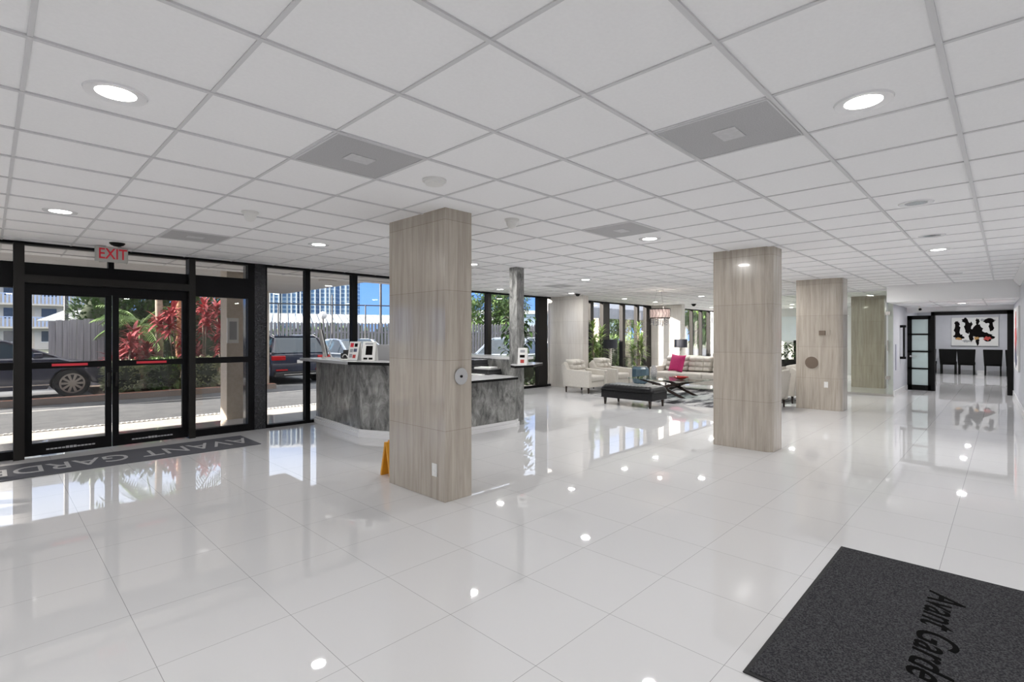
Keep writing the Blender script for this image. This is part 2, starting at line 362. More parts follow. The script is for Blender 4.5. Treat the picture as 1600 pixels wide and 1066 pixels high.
# black opening frame
b = MB(); b.box(17.40, 17.62, -.13, -.01, 0, 2.09); b.box(17.40, 17.62, -.13, 1.42, 2.0, 2.09); b.box(17.40, 17.62, 1.36, 1.44, 0, 2.09)
struct(b.build('trim_3', M['blackm']))
d = struct(bx('door_1', M['blackm'], 17.42, 17.47, 1.44, 1.50, .0, 2.0))
b = MB(); b.box(17.42, 17.47, 1.84, 1.94, 0, 2.0); b.box(17.42, 17.47, 1.44, 1.94, 1.9, 2.0); b.box(17.42, 17.47, 1.44, 1.94, 0, .14)
for z in (.58, 1.04, 1.50): b.box(17.42, 17.47, 1.44, 1.94, z-.022, z+.022)
b.build('door_frame', M['blackm'], d)
for z0, z1 in ((.14, .558), (.602, 1.018), (1.062, 1.478), (1.522, 1.9)): bx('frosted_pane', M['frost'], 17.44, 17.45, 1.50, 1.84, z0, z1, d)
b = MB(); b.box(17.37, 17.385, 1.74, 1.86, .90, .92); b.cyl((17.37, 1.86, .91), .025, .05, 'x'); b.build('door_handle', M['chrome'], d)

# ---------------- glass front (Y = 8.42) : storefront
YF = 8.42
def stick(parent, name, x0, x1, z0, z1, y0=YF-.05, y1=YF+.06, m='black'): return bx(name, M[m], x0, x1, y0, y1, z0, z1, parent)
fr = struct(bx('window_1', M['black'], -4.2, 2.88, YF-.05, YF+.06, 2.55, ZC))
stick(fr, 'post', .205, .30, 0, 2.55, YF-.14, YF+.06, 'bronze'); stick(fr, 'post', 1.985, 2.065, 0, 2.55, YF-.12, YF+.06, 'bronze'); stick(fr, 'post', 2.79, 2.88, 0, 2.55)
stick(fr, 'post', 1.09, 1.15, 2.33, 2.55); stick(fr, 'post', -1.6, -1.5, 0, 2.55); stick(fr, 'post', -3.1, -3.0, 0, 2.55)
stick(fr, 'header_panel', -4.2, 2.79, 2.18, 2.335)
stick(fr, 'door_operator', .30, 1.985, 2.09, 2.185, YF-.13, YF+.06, 'bronze')
stick(fr, 'header_panel', 2.065, 2.79, 2.03, 2.18); stick(fr, 'header_panel', -4.2, .205, 2.03, 2.18)
stick(fr, 'door_head', .30, 1.985, 1.985, 2.09)
for x0, x1 in ((2.065, 2.79), (-1.5, .205), (-3.0, -1.6), (-4.2, -3.1)):
    stick(fr, 'sill_rail', x0, x1, 0, .10); stick(fr, 'mid_rail', x0, x1, 1.055, 1.14)
    bx('pane', M['wglass'], x0, x1, YF, YF+.008, .10, 2.03, fr)
for x0, x1 in ((.30, 1.09), (1.15, 1.985), (2.065, 2.79), (-1.5, .205), (-3.0, -1.6)): bx('transom_pane', M['wglass'], x0, x1, YF, YF+.008, 2.335, 2.55, fr)
def gdoor(n, x0, x1, hx):
    d = struct(bx('door_%d' % n, M['black'], x0, x0+.065, YF-.045, YF+.01, .015, 1.985))
    b = MB(); b.box(x1-.065, x1, YF-.045, YF+.01, .015, 1.985); b.box(x0+.065, x1-.065, YF-.045, YF+.01, 1.955, 1.985)
    b.box(x0+.065, x1-.065, YF-.045, YF+.01, .015, .16); b.box(x0+.065, x1-.065, YF-.045, YF+.01, 1.06, 1.135); b.build('door_frame', M['black'], d)
    bx('pane', M['wglass'], x0+.065, x1-.065, YF-.02, YF-.012, .16, 1.955, d)
    b = MB(); b.box(hx-.012, hx+.012, YF-.10, YF-.045, .80, .98); b.box(min(hx, hx+(.10 if n == 3 else -.02)), max(hx, hx+(.10 if n == 3 else -.02)), YF-.10, YF-.08, .86, .88)
    b.build('door_handle', M['bronze'], d)
    cx = (x0+x1)/2
    bx('sticker', M['red'], cx-.17, cx+.17, YF-.0475, YF-.045, 1.085, 1.115, d)
    b = MB()
    for kk in range(13):
        u = -.22+kk*.036; h = .018 if kk in (5, 6, 7) else .011
        b.box(cx+u, cx+u+.03, YF-.0475, YF-.045, .075-h*.5, .075+h)
    b.build('threshold_decal', M['grey'], d)
gdoor(2, .302, 1.125, 1.09); gdoor(3, 1.135, 1.983, 1.17)
# granite pier and second run of glass
struct(bx('wall_granite_pier', M['gran'], 2.88, 3.045, YF-.06, YF+.45, 0, ZC))
fr2 = struct(bx('window_2', M['black'], 3.045, 6.5, YF-.05, YF+.05, 2.545, ZC))
stick(fr2, 'sill_rail', 3.045, 6.5, 0, .05)
for x0, x1 in ((3.045, 3.07), (3.685, 3.765), (4.53, 4.63), (5.5, 5.6), (6.4, 6.5)): stick(fr2, 'mullion', x0, x1, .05, 2.545)
for x0, x1 in ((3.07, 3.685), (3.765, 4.53), (4.63, 5.5), (5.6, 6.4)): bx('pane', M['wglass'], x0, x1, YF, YF+.008, .05, 2.545, fr2)
struct(bx('wall_return', M['gran'], 6.5, 6.62, YF-.05, 9.6, 0, ZC))
# recessed glass (Y = 9.55)
YB = 9.55
def run(n, x0, x1, mull, top=2.54):
    f = struct(bx('window_%d' % n, M['black'], x0, x1, YB-.05, YB+.05, top, ZC))
    bx('sill_rail', M['black'], x0, x1, YB-.05, YB+.05, 0, .06, f)
    xs = [x0] + [v for a_ in mull for v in a_] + [x1]
    for a_, c_ in mull: bx('mullion', M['bronze'], a_, c_, YB-.09, YB+.05, .06, top, f)
    for i in range(0, len(xs), 2):
        if xs[i+1]-xs[i] > .05: bx('pane', M['wglass'], xs[i], xs[i+1], YB, YB+.008, .06, top, f)
    return f
run(3, 6.62, 11.4, [(7.75, 7.86), (8.86, 8.98), (9.95, 10.05), (10.82, 11.2)])
run(4, 11.66, 17.2, [(12.5, 12.6), (13.31, 13.48), (14.02, 14.39), (15.19, 15.36), (16.16, 16.30), (16.80, 17.15)])
run(5, 17.46, 23.0, [(18.5, 18.58), (19.6, 19.68), (20.6, 20.68), (21.5, 21.58), (22.3, 22.38)])
# stone blades against the glass
def slab(name, m, x0, x1, y0, y1, r=0, z1=ZC):
    b = MB()
    if r:
        pts = [(x0, y1), (x0, y0+r*.0)]; pts = [(x0, y1)]
        for (cx, cy, a0) in ((x0+r, y0+r, PI), (x1-r, y0+r, 1.5*PI)):
            for k in range(7): t = a0+k*PI/12; pts.append((cx+r*math.cos(t), cy+r*math.sin(t)))
        pts.append((x1, y1)); b.prism(pts, 0, z1)
    else: b.box(x0, x1, y0, y1, 0, z1)
    return b.build(name, m)
struct(slab('wall_stone_blade', M['travl'], 11.4, 11.66, 8.36, 9.62))
struct(slab('wall_stone_blade_far', M['travl'], 17.2, 17.46, 8.30, 9.62))

# ================================================================ COLUMNS (free standing, clad)
def column(x0, x1, y0, y1, r, label, m='trav'):
    cx, cy = (x0+x1)/2, (y0+y1)/2
    root = empty('stone_column', (cx, cy, 0), label, 'column', None)
    s = slab('cladding', M[m], x0-cx, x1-cx, y0-cy, y1-cy, r); s.parent = root
    return root
c1 = column(2.78, 3.085, 3.515, 4.40, 0, 'nearest square-edged travertine column, beside the yellow floor sign')
b = MB(); b.cyl((0, 0, 0), .075, .012, 'y', 32); p_ = b.build('round_plate', M['chrome'], c1, loc=(2.955-2.9325, 3.503-3.9575, 1.095), smooth='auto')
b = MB(); b.cyl((0, -.006, 0), .012, .008, 'y', 16); b.build('keyhole', M['blackm'], p_)
def outlet(parent, loc, axis, m='plas', w=.07, h=.115):
    b = MB(); dx, dy = (0, w/2) if axis == 'x' else (w/2, 0); t = .004
    b.box(-max(dx, t), max(dx, t), -max(dy, t), max(dy, t), -h/2, h/2)
    o = b.build('outlet_plate', M[m], parent, loc=loc, bevel=.002)
    b = MB()
    for z in (-.026, .026): b.box(-max(dx*.45, t+.002), max(dx*.45, t+.002), -max(dy*.45, t+.002), max(dy*.45, t+.002), z-.016, z+.016)
    b.build('socket', M['paper'] if m == 'plas' else M['brown'], o); return o
outlet(c1, (2.776-2.9325, 3.66-3.9575, .262), 'x')
c2 = column(6.80, 7.24, 2.09, 2.83, .09, 'travertine column with rounded corners and no fittings, in the middle of the lobby')
c3 = column(11.45, 11.99, 2.27, 3.07, .10, 'travertine column carrying a round brown plate, behind the middle column')
b = MB(); b.cyl((0, 0, 0), .118, .012, 'x', 36); b.build('round_plate', M['brown'], c3, loc=(11.44-11.72, 2.79-2.67, .925), smooth='auto')
bx('wall_box', M['brown'], 11.435-11.72, 11.452-11.72, 2.55-2.67, 2.66-2.67, 1.47, 1.56, c3); bx('wall_box', M['trav'], 11.44-11.72, 11.452-11.72, 2.47-2.67, 2.54-2.67, 1.47, 1.57, c3)
outlet(c3, (11.447-11.72, 2.54-2.67, .50), 'x')
c4 = column(17.25, 17.55, 2.42, 3.2, 0, 'far travertine column seen through the frameless glass partition')
# slate post rising from the desk
t = empty('stone_post', (6.08, 5.80, 0), 'slim dark grey stone post rising from the reception desk to the ceiling', 'post')
bx('shaft', M['slate'], -.085, .085, -.085, .085, 0, ZC, t)

# ================================================================ GLASS PARTITION by the hall
t = empty('glass_partition', (15.1, 2.5, 0), 'frameless clear glass partition panels standing in front of the far travertine column', 'glass partition')
b = MB(); b.box(-.006, .006, -.55, 1.35, .05, ZC-.01); b.box(-.006, .006, 1.37, 3.0, .05, ZC-.01); b.build('glass_panel', M['gglass'], t)
bx('floor_channel', M['chrome'], -.02, .02, -.55, 3.0, 0, .05, t); bx('top_channel', M['trimw'], -.015, .015, -.55, 3.0, ZC-.03, ZC-.001, t)
for y, z in ((-.45, 2.0), (-.45, .45)): bx('hinge', M['chrome'], -.025, .025, y-.045, y+.045, z-.04, z+.04, t)
bx('pull_handle', M['chrome'], -.05, -.03, -.46, -.44, 1.1, 1.35, t)

# ================================================================ RECEPTION DESK
desk = empty('reception_desk', (4.9, 7.0, 0), 'many-sided grey stone reception desk with dark-edged counters, against the windows', 'reception desk')
def off(p): return (p[0]-4.9, p[1]-7.0)
V = [(3.86, 8.36), (3.74, 6.69), (4.20, 5.70), (5.90, 5.66), (6.34, 5.92), (6.55, 8.36)]
def strip(name, m, a, c, th, z0, z1, ov=0, e0=0, e1=0):
    a = Vector(off(a)); c = Vector(off(c)); d = (c-a).normalized(); nrm = Vector((d.y, -d.x))   # towards the desk's outside
    if nrm.dot((a+c)/2) < 0: nrm = -nrm
    a = a-d*e0; c = c+d*e1
    pts = [a+nrm*ov, c+nrm*ov, c+nrm*ov-nrm*th, a+nrm*ov-nrm*th]
    b = MB(); b.prism([tuple(p) for p in pts], z0, z1); return b.build(name, m, desk, bevel=.003)
strip('stone_panel', M['slate'], V[0], V[1], .1, .11, 1.05)
strip('stone_panel', M['slate'], V[1], V[2], .1, .11, 1.05)
strip('stone_panel', M['slate'], V[2], V[3], .1, .11, .775)
strip('stone_panel', M['slate'], V[3], V[4], .1, .11, .96)
strip('stone_panel', M['slate'], V[4], V[5], .1, .11, 1.05)
for i in range(5): strip('plinth', M['trimw'], V[i], V[i+1], .12, 0, .065, .035, 0 if i == 0 else .01, .01); strip('plinth_moulding', M['trimw'], V[i], V[i+1], .12, .065, .11, .018)
M['ctop'] = noisy('white_quartz', (.68, .68, .69), (.75, .75, .76), (30, 30, 30), rough=.12)
def counter(poly, z0, z1, edge='ctop'):
    b = MB(); b.prism([off(p) for p in poly], z1-.004, z1); o = b.build('counter_top', M['ctop'], desk)
    b = MB(); b.prism([off(p) for p in poly], z0, z1-.004); b.build('counter_edge', M[edge], o); return o
counter([(3.58, 8.36), (3.54, 6.68), (4.04, 6.72), (4.22, 8.36)], 1.05, 1.095, 'grey')
counter([(3.54, 6.675), (4.05, 5.50), (4.50, 5.62), (4.25, 5.95), (4.04, 6.715)], 1.05, 1.095, 'blackm')
counter([(4.22, 5.50), (5.80, 5.50), (5.88, 5.62), (5.88, 6.30), (4.40, 6.30)], .775, .815, 'blackm')
counter([(6.30, 5.90), (6.72, 6.0), (6.80, 8.36), (6.28, 8.36)], 1.05, 1.095)
counter([(5.62, 5.40), (6.02, 5.38), (6.60, 5.68), (6.62, 5.95), (6.2, 5.98), (5.75, 5.62)], .96, 1.0, 'blackm')
# inner worktop
o = bx('inner_worktop', M['grey'], 5.55-4.9, 6.26-4.9, 5.98-7, 8.36-7, .70, .74, desk); bx('inner_worktop', M['grey'], 3.9-4.9, 4.5-4.9, 6.55-7, 8.36-7, .70, .74, desk)
bx('inner_cabinet', M['dark'], 5.6-4.9, 6.24-4.9, 6.05-7, 8.34-7, 0, .70, desk); bx('inner_cabinet', M['dark'], 4.0-4.9, 4.45-4.9, 6.6-7, 8.34-7, 0, .70, desk)

# things on the desk
t = empty('tablet_stand', (3.88, 8.02, 1.095), 'slim screen leaning on a white easel stand at the window end of the counter', 'screen', rz=-.28)
b = MB(); vs = b.box(-.012, .012, -.14, .14, .04, .47); R = Matrix.Rotation(-.20, 4, 'Y'); bmesh.ops.transform(b.b, matrix=R, verts=b.b.verts); b.build('screen', M['dark'], t)
b = MB(); vs = b.box(-.022, -.012, -.15, .15, .03, .48); bmesh.ops.transform(b.b, matrix=R, verts=b.b.verts); b.build('frame', M['plas'], t)
b = MB(); b.box(-.07, .10, -.08, .08, 0, .012); b.tube([(-.05, -.05, .01), (-.03, -.05, .2)], .008); b.tube([(.08, 0, .01), (-.05, 0, .3)], .01); b.tube([(-.05, .05, .01), (-.03, .05, .2)], .008); b.build('stand', M['plas'], t)
t = empty('card_organizer', (4.06, 7.46, 1.096), 'black desk organizer with three round cut-outs on the high counter', 'organizer', rz=.75); t.scale = (1.1, 1.1, 1.25)
b = MB(); b.box(-.08, .10, -.16, .16, 0, .012); b.box(.02, .10, -.16, .16, .012, .11); b.box(-.08, .02, -.16, -.15, .012, .07); b.box(-.08, .02, .15, .16, .012, .07); b.build('tray', M['dark'], t)
for y in (-.10, 0, .10):
    b = MB(); b.tube([(-.082, y+.035*math.cos(a_*PI/8), .02+.035*math.sin(a_*PI/8)) for a_ in range(9)], .007, 6); b.build('ring', M['plas'], t)
def holder(loc, label, rz, pics, h=.28, w=.20):
    t = empty('brochure_stand', loc, label, 'brochure stand', rz=rz)
    for sgn, nm in ((-1, 'leaflet'), (1, 'leaflet')):
        b = MB(); b.box(-.003, .003, -w/2, w/2, 0, h); a_ = .20*(-sgn)
        Mx = Matrix.Translation((sgn*.065, 0, .002)) @ Matrix.Rotation(-sgn*.20, 4, 'Y')
        bmesh.ops.transform(b.b, matrix=Mx, verts=b.b.verts); lf = b.build(nm, M['paper'], t)
        if sgn < 0:
            for (y0, y1, z0, z1, mm) in pics:
                b = MB(); b.box(-.0045, -.003, y0*w, y1*w, z0*h, z1*h); bmesh.ops.transform(b.b, matrix=Mx, verts=b.b.verts); b.build('printed_picture', M[mm], lf)
    return t
pic = [(-.35, -.05, .72, .9, 'ablk'), (.05, .38, .70, .92, 'red'), (-.35, -.02, .45, .62, 'ablue'), (.05, .35, .42, .6, 'agry'), (-.3, 0, .12, .3, 'ared'), (.06, .36, .14, .34, 'agry')]
holder((3.80, 6.93, 1.096), 'white tent brochure stand with small printed pictures, left one on the dark-edged counter', .25, pic)
holder((3.88, 6.66, 1.096), 'white tent brochure stand with a tall dark picture, right one on the dark-edged counter', .6, [(-.3, .22, .3, .78, 'ablk'), (-.35, -.05, .06, .16, 'ablk'), (.05, .35, .06, .16, 'ablk'), (-.3, .3, .84, .93, 'agry')])
holder((5.93, 5.52, 1.0), 'white leaning sign with three small pictures beside the stone post', .55, [(-.25, .25, .72, .88, 'agry'), (-.25, .28, .42, .58, 'ablk'), (-.2, .2, .1, .3, 'ared')], .27, .15)
b = MB(); b.box(-.15, .15, -.11, .11, 0, .004); tag(b.build('paper_sheet', M['paper'], loc=(3.87, 7.62, 1.096), rot=.5), 'white sheet of paper lying by the leaning screen', 'paper')
b = MB(); b.box(-.10, .12, -.20, .18, 0, .006); tag(b.build('desk_blotter', M['paper'], loc=(3.82, 7.2, 1.096), rot=.1), 'pale writing pad lying between organizer and brochure stands', 'pad')
t = empty('desk_monitor', (4.32, 7.05, .74), 'grey computer monitor seen from behind inside the desk', 'monitor', rz=.95)
bx('screen', M['grey'], -.02, .02, -.30, .30, .20, .58, t, bevel=.005); bx('stand', M['dark'], -.02, .03, -.03, .03, 0, .25, t); bx('foot', M['dark'], -.09, .09, -.12, .12, 0, .012, t)
def printer(loc, rz, label, w, d, h, m='dark'):
    t = empty('printer', loc, label, 'printer', rz=rz)
    bx('body', M[m], -d/2, d/2, -w/2, w/2, 0, h*.7, t, bevel=.01); bx('lid', M[m], -d/2+.01, d/2-.01, -w/2+.01, w/2-.01, h*.7, h, t, bevel=.01)
    bx('paper_tray', M['dark'], -d/2-.12, -d/2+.02, -w/2+.05, w/2-.05, .05, .07, t); bx('output_paper', M['paper'], -d/2-.10, -d/2-.005, -w/2+.07, w/2-.07, .07, .085, t)
    return t
printer((6.05, 6.84, .74), .1, 'black office printer at the back inside the desk', .40, .38, .30)
printer((5.88, 6.33, .74), .1, 'flat black printer with papers nearest the stone post', .42, .36, .16)
b = MB(); b.box(-.12, .12, -.16, .16, 0, .03); tag(b.build('paper_stack', M['paper'], loc=(5.88, 6.33, .90), rot=.3), 'white papers piled on the flat black printer', 'papers')
b = MB(); b.rbox(-.16, .16, -.12, .12, 0, .22, .02); tag(b.build('cardboard_box', mat('russet_card', (.30, .12, .09), .7), loc=(6.0, 7.75, .74)), 'russet box beside the black printer in the desk', 'box')
b = MB(); b.tube([(.18*math.cos(a_*.35)*.5, .14*math.sin(a_*.35), .01+.002*a_) for a_ in range(20)], .008, 6); tag(b.build('phone_cord', M['dark'], loc=(4.12, 6.0, 1.096), smooth=True), 'coil of dark cord lying on the dark-edged counter', 'cord')

# ================================================================ MATS
t = empty('floor_mat', (3.19, .245, 0), 'charcoal carpet mat with black lettering at the camera side', 'mat')
bx('rubber_border', M['matb'], -.915, .915, -.575, .575, 0, .007, t, bevel=.003); bx('pile', M['mat'], -.895, .895, -.555, .555, .007, .011, t)
text('lettering', 'Avant Garde', M['ink'], t, (.545, .0, .0115), (0, 0, PI), .225, .001, .35, .84, .002, 'LEFT')
t = empty('entrance_mat', (1.0, 7.6, 0), 'long ribbed grey mat with pale letters inside the entrance doors', 'mat')
bx('ribbed_pad', M['rib'], -1.75, 1.56, -.41, .40, 0, .010, t, bevel=.003)
text('lettering', 'AVANT GARDE', M['light_ink'], t, (.255, .0, .0105), (0, 0, PI), .53, .001, 0, .70, 0, space=1.0)
# wet floor sign
t = empty('caution_sign', (2.87, 4.60, 0), 'yellow folding floor sign peeking out behind the nearest column', 'floor sign', rz=0)
for s_ in (-1, 1):
    b = MB(); b.prism_y([(-.012, 0), (.012, 0), (.012, .36), (-.012, .36)], -.14, .14)
    b.b.verts.ensure_lookup_table()
    bmesh.ops.transform(b.b, matrix=Matrix.Translation((s_*.085, 0, 0)) @ Matrix.Rotation(-s_*.22, 4, 'Y'), verts=b.b.verts); b.build('panel', M['yellow'], t)
bx('hinge', M['yellow'], -.012, .012, -.10, .10, .335, .37, t)
t.rotation_euler = (0, 0, PI/2); t.location = (3.01, 4.62, 0)

# ================================================================ CEILING FIXTURES
def downlight(x, y, on, label, z=ZC, w=None):
    t = empty('recessed_downlight', (x, y, z), label, 'ceiling light', 'recessed ceiling downlights')
    b = MB(); b.lathe([(.078, -.004), (.118, -.010), (.122, 0), (.078, .0)], 40); b.build('trim_ring', M['trimw'], t, smooth='auto')
    b = MB(); b.cyl((0, 0, -.0045), .078, .003, 'z', 40); b.build('lens', M['lens'] if on else M['silver'], t)
    if on:
        l = bpy.data.lights.new('lamp', 'AREA'); l.shape = 'DISK'; l.size = .15; l.energy = w or (LAMP_W*(.74 if x < 1.2 else .78 if x < 4 else .95 if x < 5.4 and y < 3 else .6 if (x > 10 and y > 8.1 and x < 11) else 1.66)); l.color = (1, .985, .965)
        o = bpy.data.objects.new('lamp', l); C.objects.link(o); o.parent = t; o.location = (0, 0, -.012)
    return t
LT = [(.412, 2.952, 1, 'lit round downlight over the entrance side, largest at upper left'), (2.919, .492, 1, 'lit round downlight above the charcoal mat, largest at upper right'),
 (.453, 6.113, 1, 'lit downlight above and left of the exit sign'), (2.83, 6.06, 1, 'lit downlight left of the nearest column'),
 (5.326, 2.958, 1, 'lit downlight just beyond the square grille between the columns'), (8.613, .638, 1, 'lit downlight in the hall row, third along'),
 (5.458, .55, 0, 'unlit silver downlight in the hall row, the nearer one'), (7.356, .6, 0, 'unlit silver downlight in the hall row just before the lit one'),
 (8.31, 6.026, 1, 'lit downlight between the slate post and the middle column'), (5.291, 6.008, 1, 'lit downlight beside the right edge of the nearest column'),
 (8.6, 8.75, 1, 'lit downlight near the glass behind the desk'), (13.431, 8.295, 1, 'lit downlight over the tall lounge plants'),
 (15.407, 8.348, 1, 'lit downlight behind the chandelier'), (14.08, 6.2, 1, 'lit downlight over the lounge sofa'),
 (12.056, .682, 0, 'faint unlit downlight farthest along the hall row'), (10.688, 8.2, 1, 'lit downlight in front of the pale stone blade')]
for x, y, on, lb in LT: downlight(x, y, on, lb)
downlight(15.8, .75, 1, 'lit downlight in the lowered ceiling by the dining room', 2.22)
downlight(20, 5.5, 1, 'added lit downlight far off in the lounge, between the two right-hand columns')  # lamp added to brighten the far lounge
downlight(19.77, 8.3, 1, 'lit downlight beyond the far stone blade')
for x, y in ((-2.2, .5), (-2.2, 3), (-2.2, 6.2), (.4, .5), (.4, -2), (2.9, -2.2), (6.0, -2.2), (-2.2, -2.2), (10.9, 3.9), (13.2, 2.7), (17, 5.5), (8.3, 2.9), (20, 3.4)):
    downlight(x, y, 1, 'added lit downlight, unseen, put in to light the room')  # unseen lamps added to even out the room light
for x, y in ((19.5, 1), (22, 1), (24.5, 1), (22, -1.5)): downlight(x, y, 1, 'lit downlight in the dining room ceiling, hidden behind the opening head', 2.5)
# vents: grey perforated panels in single grid cells
def vent(i, j, label):
    x, y = GX+(i+.5)*GS, GY+(j+.5)*GS; t = empty('ceiling_vent', (x, y, ZC), label, 'ceiling vent'); h = GS/2-.014
    bx('perforated_panel', M['perf'], -h, h, -h, h, -.006, -.001, t)
    b = MB(); b.prism([(-.085, -.06), (.085, -.06), (.085, .06), (-.085, .06)], -.010, -.006); b.build('centre_plate', M['plate'], t)
    b = MB(); w = .006
    for s_ in (-1, 1): b.box(-h, h, s_*h-w, s_*h+w, -.009, 0); b.box(s_*h-w, s_*h+w, -h, h, -.009, 0)
    b.build('frame', M['tee'], t)
vent(1, -2, 'grey square vent panel right of centre, largest in the ceiling'); vent(-1, 1, 'grey square vent panel above the nearest column')
vent(4, 1, 'grey square vent panel beside a lit downlight between the columns'); vent(-1, 7, 'grey square vent panel right of the exit sign')
vent(11, 8, 'distant grey vent panel beyond the slate post')
def dome(x, y, label, m='plas', r=.055, h=.09, name='motion_detector', cat='detector'):
    t = empty(name, (x, y, ZC), label, cat)
    b = MB(); b.lathe([(r*1.15, 0), (r*1.15, -.02), (r*.95, -.03), (r*.9, -h*.6), (r*.6, -h*.9), (r*.15, -h)], 24); b.build('dome', M[m], t, smooth='auto')
    b = MB(); b.cyl((0, 0, -.012), r*1.3, .0115, 'z', 24); b.build('base', M['plas'] if m == 'plas' else M[m], t)
t = empty('smoke_detector', (2.239, 2.953, ZC), 'round white smoke detector above the nearest column', 'smoke detector')
b = MB(); b.lathe([(.085, 0), (.085, -.015), (.07, -.018), (.065, -.035), (.03, -.045), (.01, -.045)], 30); b.build('housing', M['plas'], t, smooth='auto')
b = MB(); b.lathe([(.067, -.02), (.067, -.023), (.064, -.023), (.064, -.02)], 30); b.build('vent_slot', M['grey'], t)
dome(1.654, 4.91, 'white dome detector on the ceiling left of the nearest column'); dome(3.518, 3.42, 'white dome detector at the top right of the nearest column')
dome(1.09, 7.72, 'black dome camera on the ceiling above the exit sign', 'blackm', .06, .045, 'dome_camera', 'security camera')
dome(10.95, 8.2, 'black dome camera at the top of the pale stone blade', 'blackm', .06, .07, 'dome_camera', 'security camera')
dome(17.2, 7.85, 'black dome camera in the lounge ceiling beyond the chandelier', 'blackm', .07, .09, 'dome_camera', 'security camera')
dome(18.6, 4.1, 'small dark dome camera over the far lounge plants', 'blackm', .06, .07, 'dome_camera', 'security camera')
# exit sign
t = empty('exit_sign', (1.08, 8.05, ZC), 'grey EXIT sign with red letters hanging over the entrance doors', 'exit sign')
bx('housing', mat('sign_face_grey', (.42, .42, .40), .4), -.165, .165, -.02, .02, -.20, -.012, t, bevel=.006); bx('canopy', M['plas'], -.06, .06, -.03, .03, -.012, 0, t)
text('lettering', 'EXIT', mat('lit_red_letters', (.55, .012, .03), .4, emit=(1, .03, .05), es=.05), t, (.01, -.021, -.105), (PI/2, 0, 0), .185, .001, 0, .76, .002)
# white ceiling camera by the dining room, gives no light
t = empty('ceiling_camera', (16.6, 1.6, 2.22), 'white ceiling camera with a black face in front of the dining room', 'security camera')
b = MB(); b.cyl((-.06, 0, -.09), .05, .12, 'x', 20); b.build('housing', M['plas'], t, smooth='auto'); b = MB(); b.cyl((-.075, -.02, -.09), .032, .02, 'x', 20); b.build('lens_face', M['blackm'], t); bx('bracket', M['plas'], -.02, .02, -.02, .02, -.05, 0, t)
# sprinklers omitted where the photo shows none

# ================================================================ HALL WALL ITEMS
t = empty('wall_coat_bar', (16.2, 1.95, 0), 'long black vertical bar with end hooks on the grey hall wall', 'wall bar')
bx('bar', M['blackm'], -.03, .03, -.10, -.06, .88, 1.72, t, bevel=.01)
for z in (.90, 1.70): bx('bracket', M['blackm'], -.04, .07, -.12, 0, z-.03, z+.03, t, bevel=.008)
bx('vent_grille', mat('lavender_grey', (.38, .38, .46), .6), 15.42, 15.55, 1.935, 1.95, .62, 1.25); tag(bpy.data.objects['vent_grille'], 'tall narrow grey wall vent on the hall wall beside the glass', 'wall vent')
# painting at the far end of the dining room: plain abstract figures of its own
t = empty('canvas_painting', (26.2, .88, 1.62), 'wide white canvas with dark abstract figures on the dining room wall', 'painting')
bx('canvas', M['canvas'], -.06, -.01, -.66, .66, -.54, .54, t)
def blob(parent, m, pts, xface, name):
    b = MB(); vs0 = [b.b.verts.new((xface, y, z)) for y, z in pts]; vs1 = [b.b.verts.new((xface-.004, y, z)) for y, z in pts]
    b.b.faces.new(vs0); b.b.faces.new(vs1[::-1])
    for i in range(len(pts)): b.b.faces.new([vs0[i], vs0[(i+1) % len(pts)], vs1[(i+1) % len(pts)], vs1[i]])
    return b.build(name, m, parent)
def splash(cy, cz, ry, rz, n=18, j=.35):
    return [(cy+ry*math.cos(2*PI*i/n)*(1+random.uniform(-j, j)), cz+rz*math.sin(2*PI*i/n)*(1+random.uniform(-j, j))) for i in range(n)]
fig = [(.68, .30, .10, .12, 'ablk'), (.66, .05, .13, .22, 'ablk'), (.60, -.20, .20, .12, 'ablk'), (.35, .42, .12, .10, 'ablk'), (.25, .20, .16, .22, 'ablk'), (.12, -.10, .10, .25, 'ablk'),
       (-.12, .38, .07, .12, 'ablk'), (-.12, .12, .18, .15, 'ablk'), (-.15, -.10, .28, .14, 'ablk'), (-.12, -.34, .07, .16, 'ablk'), (-.55, .42, .22, .10, 'ablk'), (-.62, .20, .10, .20, 'ablk'), (-.50, -.20, .22, .14, 'ablk'),
       (.62, -.27, .12, .05, 'aochre'), (-.08, -.25, .10, .06, 'aochre'), (-.48, -.26, .14, .07, 'ared'), (.30, -.36, .16, .05, 'agry'), (-.30, .44, .08, .05, 'agry')]
for i, (y, z, ry, rz, mm) in enumerate(fig): blob(t, M[mm], splash(y*.74, z, ry*.74, rz), -.061-.0003*i-(.004 if mm != 'ablk' else 0), 'painted_shape')
t = empty('framed_painting', (15.2, ysk(15.2), 1.40), 'canvas with a red and dark upright figure on the right-hand wall', 'painting', rz=.0224)
bx('canvas', M['canvas'], -.95, 1.0, .002, .03, -.66, .66, t)
for (x, z, rx, rz, mm) in ((.1, .35, .28, .22, 'ared'), (.08, .0, .45, .30, 'ared'), (.1, -.35, .55, .24, 'ablue'), (-.7, -.1, .16, .30, 'agry')):
    b = MB(); n = 16; pts = [(x+rx*math.cos(2*PI*i/n)*random.uniform(.7, 1.2), z+rz*math.sin(2*PI*i/n)*random.uniform(.8, 1.2)) for i in range(n)]; b.prism_y(pts, .03, .033); b.build('painted_shape', M[mm], t)

